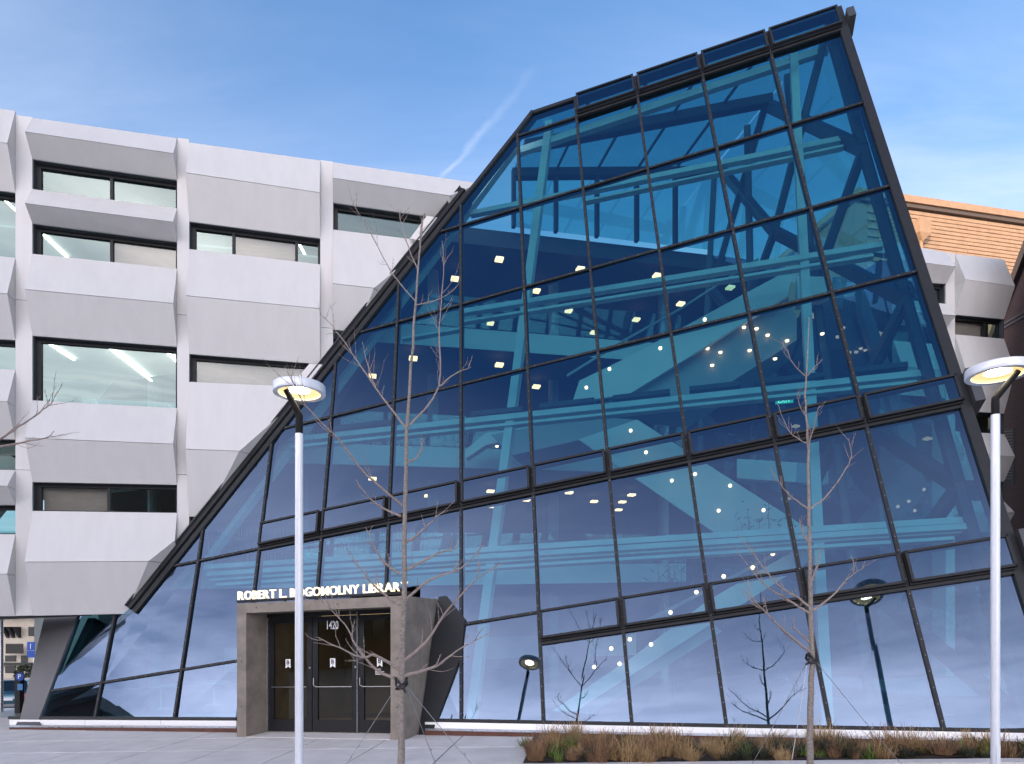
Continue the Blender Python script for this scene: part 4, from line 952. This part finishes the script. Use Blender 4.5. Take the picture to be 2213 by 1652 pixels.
m = MB().hexa([V((P[0].x, 44, -1.95)), V((P[1].x, 44, -1.95)), V((P[1].x, 51.8, -1.95)), V((P[0].x, 51.8, -1.95)), V((P[0].x, 44, -1.72)), V((P[1].x, 44, -1.72)), V((P[1].x, 51.8, -1.6)), V((P[0].x, 51.8, -1.6))])
tag(m.build('lawn', GRASS), kind='structure')
def leafy(P, rx, rz, n, leaf, mt, name):
    mb = MB()
    for _ in range(n):
        d = V((random.gauss(0, 1), random.gauss(0, 1), random.gauss(0, 1))).normalized() * random.uniform(.4, 1) ** .5
        c = P + V((d.x * rx, d.y * rx, d.z * rz)); a = V((random.uniform(-1, 1), random.uniform(-1, 1), random.uniform(-1, 1))).normalized(); b = a.orthogonal().normalized()
        mb.face([c - a * leaf, c + b * leaf * .6, c + a * leaf, c - b * leaf * .6])
    return mb.build(name, mt)
LEAFM = mat('shrub_leaf', (.03, .04, .018), .8, var=.4, vscale=3)
for x, y, r_, lab in ((57, 1455, .75, 'dark rounded shrub in front of the pale stone house'),):
    P = hd(x, y, 47); t_ = thing('shrub', lab, 'shrub', loc=(P.x, P.y, -1.75))
    o = leafy(P - Z * .1, r_, .7, 900, .09, LEAFM, 'foliage'); o.parent = t_; o.matrix_parent_inverse = Matrix.Translation(t_.location).inverted()
    o = MB().tube([(P.x, P.y, -1.75), P], [.06, .03], 6).build('stem', BARK); o.parent = t_; o.matrix_parent_inverse = Matrix.Translation(t_.location).inverted()
# car park post, signs
def park(name, lab, cat, loc): return thing(name, lab, cat, loc=loc)
P = hd(42, 1500, 21.5); gz = ground_z(P.x, P.y)
pm = thing('parking_meter', 'dark parking pay post with a round blue P badge', 'parking meter', loc=(P.x, P.y, gz))
def ppart(o, par): o.parent = par; o.matrix_parent_inverse = Matrix.Translation(par.location).inverted(); return o
hx_ = hd(42, 1455, 21.5).z
ppart(MB().box((P.x, P.y, gz), .17, .2, hx_ - gz).build('cabinet', RUBBER), pm)
blue = mat('sign_blue', (.02, .09, .42), .45)
c = hd(43.5, 1463, 21.3); ppart(MB().lathe(c, [(.001, -.02), (.13, -.02), (.13, .02), (.001, .02)], 24, X=V((1, 0, 0)), Y=Z, A=V((0, -1, 0))).build('badge', blue), pm)
place_text('P', c + V((0, -.03, -.06)), V((1, 0, 0)), Z, .2, ltr, 'lettering', pm, bold=.004, center=True)
c = hd(43.5, 1492, 21.35); ppart(MB().box(c, .16, .02, .2).build('notice', mat('notice_blue', (.08, .25, .5), .5)), pm)
c = hd(67, 1405, 30); bsn = thing('street_sign', 'blue street sign with a white arrow beside the dark glass-end fin', 'sign', loc=(c.x, c.y, ground_z(c.x, c.y)))
ppart(MB().tube([(c.x + .1, c.y + .05, ground_z(c.x, c.y)), (c.x + .1, c.y + .05, c.z + .3)], .035, 8).build('post', STEEL), bsn)
ppart(MB().box(c + Z * -.02, .34, .02, .38).build('panel', blue), bsn); ppart(MB().box(c + Z * -.34, .34, .02, .3).build('panel', blue), bsn)
place_text('1', c + V((0, -.03, .04)), V((1, 0, 0)), Z, .34, ltr, 'lettering', bsn, center=True)
c = hd(1, 1500, 24); tag(MB().tube([(c.x, c.y, ground_z(c.x, c.y)), hd(1, 1330, 24)], .09, 12).build('support_post', STEEL), 'slim grey round post under the white overhang', 'post')
# car
P = hd(14, 1545, 31.0); CZ = P.z
car = thing('parked_car', 'dark blue-grey estate car parked at the kerb with its tail showing', 'car', loc=P)
hdg = V((-.38, .925, 0)).normalized(); sd_ = V((hdg.y, -hdg.x, 0))         # nose direction and right side
def cp(l, s_, z): return V((hdg * l + sd_ * s_ + Z * z))
PAINT = mat('car_paint', (.045, .12, .16), .25, .5, coat=.8); TGL = mat('car_glass', (.01, .015, .02), .08, spec=.8)
def cpart(o): o.parent = car; return o
prof = [(-.05, .42), (-.08, .62), (.0, .95), (.05, 1.0), (.22, 1.08), (3.1, 1.02), (4.35, .82), (4.55, .6), (4.5, .3), (.05, .3)]
mb = MB(); nP = len(prof); W2 = .9
rings = []
for s_, ins in ((-W2, .0), (-W2 + .12, 0), (W2 - .12, 0), (W2, .0)):
    k = .93 if abs(s_) == W2 else 1
    rings.append([cp(2.2 + (l - 2.2) * (k if abs(s_) == W2 else 1), s_, .3 + (z - .3) * (.96 if abs(s_) == W2 else 1)) for l, z in prof])
i0 = len(mb.v)
for rg in rings: mb.v += [tuple(p) for p in rg]
for a in range(3):
    for k in range(nP):
        j = (k + 1) % nP; mb.f.append((i0 + a * nP + k, i0 + a * nP + j, i0 + (a + 1) * nP + j, i0 + (a + 1) * nP + k)); mb.m.append(0)
mb.f.append(tuple(i0 + k for k in range(nP))); mb.f.append(tuple(i0 + 3 * nP + k for k in range(nP - 1, -1, -1))); mb.m += [0, 0]
cpart(mb.build('body', PAINT, smooth=True))
cab = [(.2, 1.07), (.55, 1.46), (.75, 1.52), (2.2, 1.52), (3.15, 1.03)]
mb = MB(); rg = [[cp(l, s_ * (.82 if z < 1.2 else .66), z) for l, z in cab] for s_ in (-1, 1)]
i0 = len(mb.v); mb.v += [tuple(p) for r_ in rg for p in r_]; n5 = len(cab)
for k in range(n5): j = (k + 1) % n5; mb.f.append((i0 + k, i0 + j, i0 + n5 + j, i0 + n5 + k)); mb.m.append(0)
mb.f += [tuple(range(i0, i0 + n5)), tuple(range(i0 + 2 * n5 - 1, i0 + n5 - 1, -1))]; mb.m += [0, 0]
cpart(mb.build('cabin', TGL))
cpart(MB().hexa([cp(.55, -.64, 1.5), cp(2.25, -.64, 1.5), cp(2.25, .64, 1.5), cp(.55, .64, 1.5), cp(.6, -.58, 1.56), cp(2.15, -.58, 1.56), cp(2.15, .58, 1.56), cp(.6, .58, 1.56)]).build('roof', PAINT))
for s_ in (-.7, .7):
    for l in (.85, 3.6):
        wh = cpart(MB().lathe(cp(l, s_ * 1.1, .33), [(.001, -.1), (.2, -.11), (.33, -.1), (.34, 0), (.33, .1), (.2, .11), (.001, .1)], 20, X=hdg, Y=Z, A=sd_).build('wheel', RUBBER))
        o = MB().lathe(cp(l, s_ * 1.1 + math.copysign(.105, s_), .33), [(.001, 0), (.2, 0), (.2, .012), (.001, .012)], 14, X=hdg, Y=Z, A=sd_ * math.copysign(1, s_)).build('rim', STEEL); o.parent = wh
    cpart(MB().hexa([cp(-.085, s_ - .17, .74), cp(-.085, s_ + .17, .74), cp(.1, s_ + .17, .74), cp(.1, s_ - .17, .74), cp(-.03, s_ - .17, .95), cp(-.03, s_ + .17, .95), cp(.1, s_ + .17, .95), cp(.1, s_ - .17, .95)]).build('tail_light', mat('tail_red', (.35, .01, .01), .3)))
cpart(MB().hexa([cp(-.1, -.26, .66), cp(-.1, .26, .66), cp(.0, .26, .66), cp(.0, -.26, .66), cp(-.09, -.26, .79), cp(-.09, .26, .79), cp(.0, .26, .79), cp(.0, -.26, .79)]).build('number_plate', ltr))
cpart(MB().hexa([cp(-.14, -.8, .38), cp(-.14, .8, .38), cp(.1, .8, .38), cp(.1, -.8, .38), cp(-.14, -.8, .5), cp(-.14, .8, .5), cp(.1, .8, .5), cp(.1, -.8, .5)]).build('bumper', mat('bumper_grey', (.25, .25, .26), .5)))

# ------------------------------------------------------------------ street lamps
def street_lamp(lab, px, ytop, bend, arm_top, headc, T, hr):
    top = hd(px, ytop, T); gz = ground_z(top.x, top.y); base = V((top.x, top.y, gz))
    t_ = thing('street_lamp', lab, 'street lamp', 'street lamps on the pavement', loc=base)
    ARM = mat('black_arm_paint', (.008, .008, .009), .75, spec=.2)
    def q(o): o.parent = t_; o.matrix_parent_inverse = Matrix.Translation(base).inverted(); return o
    q(MB().tube([base, base.lerp(top, .5), top], [.058, .057, .055], 20).build('pole', POLEW, smooth=True))
    q(MB().box(base + V((0, -.052, .12)), .055, .022, .26).build('access_hatch', POLEW))
    q(MB().lathe(base, [(.001, .03), (.16, .03), (.16, .0), (.001, .0)], 20).build('base_plate', STEEL))
    b_ = V((top.x, top.y, hd(px, bend, T).z)); at = hd(*arm_top, T - .12); hc = hd(*headc, T + .02)
    at.z = hc.z + .01
    q(MB().tube([top - Z * .02, b_ - Z * .05, b_, b_.lerp(at, .08), at], [.05, .05, .05, .046, .04], 12).build('arm', ARM, smooth=True))
    hd_ = q(MB().lathe(hc, [(hr * .80, .0), (hr * .985, -.005), (hr, .012), (hr, .10), (hr * .985, .113), (hr * .9, .118), (.001, .13)], 48).build('lamp_head', POLEW, smooth=True))
    def qs(o): o.parent = hd_; return o
    o = MB().lathe(hc, [(hr * .80, .002), (hr * .76, .03), (hr * .42, .045)], 48).build('reflector', LEDRING, smooth=True); o.parent = hd_
    o = MB().lathe(hc + Z * .0, [(hr * .42, .044), (.001, .04)], 48).build('light_panel', LEDCORE); o.parent = hd_
street_lamp('white round-pole street lamp standing in front of the concrete doorway', 646.5, 938, 897, (618, 846), (647, 851), 9.3, .355)
street_lamp('white round-pole street lamp beside the planting bed and dark brick', 2151, 897, 862, (2201, 803), (2156, 812), 9.3, .39)

# ------------------------------------------------------------------ trees
def px_path(pts, T, drift):
    r = []; x0, y0 = pts[0]; 
    for x, y in pts:
        d = math.hypot(x - x0, y - y0) / F * T; r.append(hd(x, y, T + drift * d))
    return r
def smooth_path(P, n=3, jit=.0):
    r = []
    for i in range(len(P) - 1):
        a = P[max(i - 1, 0)]; b, c = P[i], P[i + 1]; d = P[min(i + 2, len(P) - 1)]
        for k in range(n):
            t = k / n; t2, t3 = t * t, t * t * t
            r.append(.5 * ((2 * b) + (c - a) * t + (2 * a - 5 * b + 4 * c - d) * t2 + (3 * b - a - 3 * c + d) * t3) + V((random.gauss(0, jit), random.gauss(0, jit), random.gauss(0, jit))))
    return r + [P[-1]]
def twigs(mb, P, r0, n, L, lvl=0):
    for _ in range(n):
        i = random.randint(max(1, len(P) // 5), len(P) - 2); a = P[i]; t = (P[min(i + 1, len(P) - 1)] - P[i - 1]).normalized()
        side = V((random.gauss(0, 1), random.gauss(0, .8), random.gauss(0, .6))); side = (side - t * side.dot(t)).normalized()
        d = (t * random.uniform(.5, 1) + side * random.uniform(.6, 1) + Z * .35).normalized(); ln = L * random.uniform(.35, 1)
        q = [a]; c = a
        for k in range(4):
            d = (d + Z * .12 + V((random.gauss(0, .14), random.gauss(0, .14), random.gauss(0, .14)))).normalized(); c = c + d * ln / 4; q.append(c)
        rr = r0 * .45; mb.tube(q, [rr, rr * .8, rr * .65, rr * .5, rr * .3], 4)
        # buds
        for k in range(1, 4): mb.tube([q[k], q[k] + side * .012 + Z * .012], [rr * 1.4, rr * .5], 4)
        if lvl < 1 and random.random() < .35: twigs(mb, q, rr, 1, ln * .5, lvl + 1)
def tree(lab, trunk, T, rb, rt, branches, nt_=3, group='young bare street trees', tie=None):
    TP = px_path(trunk, T, 0); b = TP[0]; gz = ground_z(b.x, b.y)
    base = V((b.x, b.y, gz)); pts_ = smooth_path([base] + TP, 4, .004); n = len(pts_)
    t_ = thing('bare_tree', lab, 'tree', group, loc=base)
    def q(o): o.parent = t_; o.matrix_parent_inverse = Matrix.Translation(base).inverted(); return o
    H = pts_[-1].z - pts_[0].z
    rad = [rb + (rt - rb) * ((p.z - pts_[0].z) / H) ** .85 for p in pts_]; rad[0] *= 1.25
    tm = MB().tube(pts_, rad, 12)
    for _ in range(26):
        i = random.randint(2, n - 2); s_ = V((random.gauss(0, 1), random.gauss(0, 1), 0)).normalized(); tm.tube([pts_[i] + s_ * rad[i] * .7, pts_[i] + s_ * (rad[i] + .012) + Z * .01], [rad[i] * .35, rad[i] * .15], 5)
    q(tm.build('trunk', BARK, smooth=True))
    for br_ in branches:
        dr = random.uniform(-.45, .45)
        P = smooth_path(px_path(br_, T, dr), 4, .004); ln = sum((P[k + 1] - P[k]).length for k in range(len(P) - 1))
        j = min(range(n), key=lambda k: (pts_[k] - P[0]).length); r0 = max(.008, min(rad[j] * .6, .013 + ln * .010))
        mb = MB().tube(P, [r0 + (.0032 - r0) * k / (len(P) - 1) for k in range(len(P))], 6)
        twigs(mb, P, max(.007, r0 * .6), int(nt_ + ln * 5), min(.5, .14 + ln * .18))
        q(mb.build('branch', TWIG, smooth=True))
    return t_, pts_, rad
T1 = [(867, 1652), (868, 1480), (873, 1250), (880, 931), (892, 750), (905, 560), (911, 490), (918, 462)]
B1 = [[(882, 931), (826, 859), (789, 805), (755, 754), (720.6, 708), (692, 677)], [(818, 848), (809, 831), (795, 790), (783, 739)], [(886, 919), (948, 836), (949, 719), (954, 656), (959, 576), (955.6, 521)],
      [(948, 836), (985, 808), (1018, 794)], [(896, 650), (846, 589), (806, 515), (763, 441)], [(904, 586), (886.5, 544), (872, 500), (861, 451)], [(899, 660), (954, 645), (991, 615)],
      [(869, 1092), (826, 1056.6), (780.6, 1014), (735, 954), (660.6, 876.6), (635, 830), (615, 791)], [(866, 1116.6), (812, 1088), (772, 1045)], [(870, 1174), (898, 1160), (935, 1125), (963, 1102)],
      [(863, 1308.6), (820.6, 1277), (786, 1240), (746, 1180)], [(863, 1240), (832, 1217), (809, 1180), (790, 1140)], [(876, 1297), (929, 1254), (995, 1228.6), (1040.6, 1183)],
      [(874, 1428.6), (923, 1386), (958, 1331), (1018, 1263), (1062, 1231)], [(872, 1462), (940.6, 1440), (986, 1408.6), (1062, 1366)], [(866, 1474), (812, 1446), (769, 1394), (746, 1351), (686, 1291)],
      [(867, 1451), (812, 1417), (780.6, 1420), (720.6, 1394), (683, 1377)], [(875, 1234), (946, 1197), (986, 1186)], [(908, 540), (912, 505), (915, 480)], [(880, 1000), (905, 985), (915, 950)]]
tr1, tp1, trd1 = tree('bare young tree with pale bark growing before the concrete doorway', T1, 8.6, .052, .008, B1)
T2 = [(1750, 1650), (1751, 1532), (1755, 1409), (1752.7, 1356), (1751, 1224), (1747, 1084), (1745.7, 944), (1741, 871), (1744.5, 791), (1749, 686)]
B2 = [[(1743, 816), (1717, 791), (1701, 758.6), (1688, 731)], [(1744, 813), (1760, 795), (1778, 776)], [(1743, 958), (1714, 942), (1698, 919), (1679, 871)], [(1746, 974), (1756, 929), (1772, 876)],
      [(1745.7, 1099), (1713, 1076), (1691, 1053), (1670, 1021)], [(1748, 1101), (1783.5, 1076), (1823, 1022), (1839.5, 986), (1835, 947)], [(1749, 1311), (1722, 1291), (1677, 1260.5), (1643, 1218.5), (1593, 1154)],
      [(1752, 1328), (1700, 1295), (1650, 1262), (1600, 1200)], [(1753, 1322), (1795, 1291), (1834, 1249), (1867.5, 1228)], [(1755, 1414), (1692.6, 1362), (1648.5, 1318), (1601.6, 1271)], [(1755, 1394.6), (1730, 1370), (1710, 1353.5)],
      [(1752, 1260), (1768, 1220), (1775, 1180)], [(1750, 1180), (1735, 1150), (1728, 1120)], [(1742, 900), (1730, 880), (1722, 850)]]
tr2, tp2, trd2 = tree('slender bare tree rising out of the brown grass bed', T2, 9.4, .05, .006, B2)
T3 = [(-190, 1652), (-180, 1400), (-165, 1100), (-150, 900), (-140, 760)]
B3 = [[(-150, 1080), (-60, 990), (0, 950), (37, 925), (86, 892), (110, 872), (123, 849)], [(-155, 1060), (-60, 985), (0, 966), (60, 954), (98.6, 947), (117, 932)]]
tr3, tp3, trd3 = tree('bare branch tips of a tree reaching over the white panels', T3, 7.5, .05, .02, B3, nt_=1)
# rubber ties and guy wires
def tie(tr, pts_, rad, py, px, T, wires, lab, wlab):
    c = hd(px, py, T); 
    o = thing('tree_tie', lab, 'tree tie', loc=c)
    for k, (dx, dz, rr) in enumerate(((0, .0, .075), (0, .035, .07), (0, -.03, .072))):
        P = [c + V((math.cos(g) * rr, math.sin(g) * rr, dz + .045 * math.sin(g * (1 + k % 2) + k))) for g in [2 * math.pi * q / 14 for q in range(15)]]
        s = MB().tube(P, .014, 6).build('strap', RUBBER, smooth=True); s.parent = o; s.matrix_parent_inverse = Matrix.Translation(c).inverted()
    s = MB().tube([c + V((-.06, -.06, .02)), c + V((-.075, -.075, .09)), c + V((-.03, -.07, .04)), c + V((.04, -.07, -.06)), c + V((.06, -.06, -.11))], .013, 6).build('strap', RUBBER, smooth=True); s.parent = o; s.matrix_parent_inverse = Matrix.Translation(c).inverted()
    for i, (dx, dy) in enumerate(wires):
        a = c + V((math.copysign(.06, dx), 0, -.03)); b = V((c.x + dx, c.y + dy, ground_z(c.x + dx, c.y + dy) + .01))
        w_ = MB().tube([a, a.lerp(b, .5) - Z * .02, b], .0045, 5); m_ = a.lerp(b, .62); w_.tube([m_ - Z * .02, m_ + V((.02, 0, 0)), m_ + Z * .02], .008, 5)
        tag(w_.build('guy_wire', WIRE), wlab, 'wire', wlab)
tie(tr1, tp1, trd1, 1478, 868, 8.6, ((-1.1, .3), (.45, .9), (1.25, .2)), 'black rubber tie knotted round the tree by the doorway', 'thin guy wires staking the tree by the doorway')
tie(tr2, tp2, trd2, 1425, 1754, 9.4, ((-.7, .5), (-.45, -.3), (1.5, .35)), 'black rubber tie knotted round the tree in the grass bed', 'thin guy wires staking the tree in the grass bed')

# ------------------------------------------------------------------ planting bed
A = [pl(PLX0 + .02, .02), pl(16, .02), pl(16, 5), pl(PLX0 + .02, 5)]
c_far = [hgr(1160, 1594), hgr(2213, 1617)]
m = MB(); nx, ny = 44, 12
def bed(a, b): 
    p = pl(PLX0 + a, .76 + b); return V((p.x, p.y, p.z + .03 + .03 * math.sin(a * 3.1 + b * 2) * math.sin(b * 4.3 + 1) + .02 * math.sin(a * 9)))
DEP = 3.9
def depth_at(a): # distance from the near kerb to the foot of the glass
    return max(.3, 2.76 - a * .19)
rows_p = []
for i in range(nx):
    for j in range(ny):
        a0, a1 = i * .3, (i + 1) * .3
        P = [bed(a0, j / ny * depth_at(a0)), bed(a1, j / ny * depth_at(a1)), bed(a1, (j + 1) / ny * depth_at(a1)), bed(a0, (j + 1) / ny * depth_at(a0))]
        m.face(P)
tag(m.build('planting_bed', SOIL), kind='structure')
kb = MB()
kn = 8
for i in range(kn):
    a, b = pl(PLX0 + i * 1.9 + .005, .75), pl(PLX0 + (i + 1) * 1.9 - .005, .75)
    e_ = V((-.1, -.995, 0)) * .3
    o = MB().hexa([a + e_ - Z * .05, b + e_ - Z * .05, b - Z * .05, a - Z * .05, a + e_ + Z * .035, b + e_ + Z * .035, b + Z * .035, a + Z * .035]).build('kerb_stone' if i else 'kerb', PAVE)
    if i == 0: kerb = tag(o, kind='structure')
    else: o.parent = kerb
def clump(kind, seed):
    rnd = random.Random(seed); mb = MB(); fx_, fy_ = rnd.uniform(-.45, .45), rnd.uniform(-.45, .45)
    n = {'tan': 260, 'green': 80, 'dark': 130}[kind]
    for _ in range(n):
        g_ = rnd.uniform(0, 6.283); r_ = rnd.random() ** .6 * .15; a = V((math.cos(g_) * r_, math.sin(g_) * r_, 0))
        lean = rnd.uniform(.05, .85 if kind == 'tan' else .95); ln = (rnd.uniform(.10, .30) if rnd.random() < .85 else rnd.uniform(.3, .46)) * (1 if kind == 'tan' else .8); d = V((math.cos(g_ + rnd.gauss(0, .9)) * lean + fx_ * rnd.random(), math.sin(g_ + rnd.gauss(0, .9)) * lean + fy_ * rnd.random(), 1)).normalized()
        w_ = V((-d.y, d.x, 0)); w_ = (w_.normalized() if w_.length > .01 else V((1, 0, 0))) * ({'tan': .0035, 'green': .009, 'dark': .008}[kind])
        b = a + d * ln * .6; c = b + (d + V((d.x, d.y, -.3)) * rnd.uniform(.1, .8)).normalized() * ln * .5; c2 = c + V((d.x, d.y, -.5)) * .05
        mb.face([a - w_, a + w_, b + w_, b - w_]); mb.face([b - w_, b + w_, c + w_ * .6, c - w_ * .6]); mb.face([c - w_ * .6, c + w_ * .6, c2])
    return mb
STRAW = [mat('straw_a', (.36, .235, .11), .85, var=.3, vscale=18), mat('straw_b', (.24, .135, .07), .85, var=.3, vscale=18)]
GREENB = mat('green_blade', (.12, .17, .03), .7, var=.35, vscale=14); DARKB = mat('dark_blade', (.03, .035, .018), .75, var=.35, vscale=14)
protos = {}
def put(kind, i, a, b, s, where):
    k = (kind, i)
    lab, grp, mt = {'tan': ('dry straw-coloured clump of ornamental grass', 'dry grass clumps', STRAW[i % 2]), 'green': ('small green strappy-leaved clump', 'green leafy clumps', GREENB), 'dark': ('low dark leafy clump on bark', 'dark low clumps', DARKB)}[kind]
    if k not in protos: o = protos[k] = clump(kind, i * 7 + len(kind)).build('grass_clump', mt)
    else: o = protos[k].copy(); col.objects.link(o)
    o.location = bed(a, b); o.rotation_euler = (0, 0, random.uniform(0, 6.28)); o.scale = (s * random.uniform(.9, 1.5), s * random.uniform(.9, 1.3), s * random.uniform(.85, 1.2)); tag(o, lab + ' ' + where, 'plant', grp + ' ' + where)
for row in range(8):
    n = 46
    for i in range(n):
        a = .12 + i * .25 + random.uniform(-.24, .24); f = (row + .5) / 8 + random.uniform(-.09, .09)
        dpt = depth_at(a); b = f * max(.3, dpt - .75) + .08
        if random.random() < .12: continue
        r_ = random.random(); kind = 'tan' if r_ < .58 else ('dark' if r_ < .84 else 'green')
        where = 'beside the concrete kerb' if row < 2 else ('against the rusty steel edging' if row > 5 else 'in the middle of the bed')
        put(kind, random.randint(0, 3), a, b, random.choice((.42, .52, .62, .72, .9)) * random.uniform(.9, 1.1) * (1 if kind == 'tan' else .8), where)

# ------------------------------------------------------------------ street building met in reflections, and unseen blocks added to stop the low sun
LB = mat('street_brick', (.16, .085, .06), .9, var=.2, vscale=1.5)
def block(name, lab, x0, x1, y0, y1, h, mt, nwx=8, nwz=5, face='x'):
    t_ = thing(name, lab, 'building', loc=((x0 + x1) / 2, (y0 + y1) / 2, 0))
    def q(o): o.parent = t_; o.matrix_parent_inverse = Matrix.Translation(t_.location).inverted(); return o
    q(MB().hexa([(x0, y0, -2), (x1, y0, -2), (x1, y1, -2), (x0, y1, -2), (x0, y0, h), (x1, y0, h), (x1, y1, h), (x0, y1, h)]).build('wall', mt))
    q(MB().hexa([(x0 - .4, y0 - .4, h), (x1 + .4, y0 - .4, h), (x1 + .4, y1 + .4, h), (x0 - .4, y1 + .4, h), (x0 - .4, y0 - .4, h + .6), (x1 + .4, y0 - .4, h + .6), (x1 + .4, y1 + .4, h + .6), (x0 - .4, y1 + .4, h + .6)]).build('cornice', STONE))
    for i in range(nwx):
        for j in range(nwz):
            z0 = 1.2 + j * (h - 1.5) / nwz
            if face == 'x': y = y0 + (i + .5) * (y1 - y0) / nwx; P = [(x1 + .02, y - .7, z0), (x1 + .02, y + .7, z0), (x1 + .02, y + .7, z0 + 1.9), (x1 + .02, y - .7, z0 + 1.9)]; e = (.03, 0, 0)
            else: x = x0 + (i + .5) * (x1 - x0) / nwx; P = [(x - .7, y1 + .02, z0), (x + .7, y1 + .02, z0), (x + .7, y1 + .02, z0 + 1.9), (x - .7, y1 + .02, z0 + 1.9)]; e = (0, .03, 0)
            q(MB().prism(P, e).build('window', TGL))
block('brick_rowhouse', 'long brick street building left of the camera mirrored in the lowest panes', -52, -34, -26, 8, 9.5, LB, 10, 3)
block('brick_sun_blocker', 'unseen tall brick block added behind the camera to shade the facade', -75, 10, -92, -76, 28, LB, 14, 7, 'y')  # unseen building added, its height set to keep low sun off the facade
block('corner_sun_blocker', 'unseen tall brick corner block added behind the camera to stop low sun', -110, -76, -80, -50, 27, LB, 6, 7, 'y')  # second unseen block added against the low sun
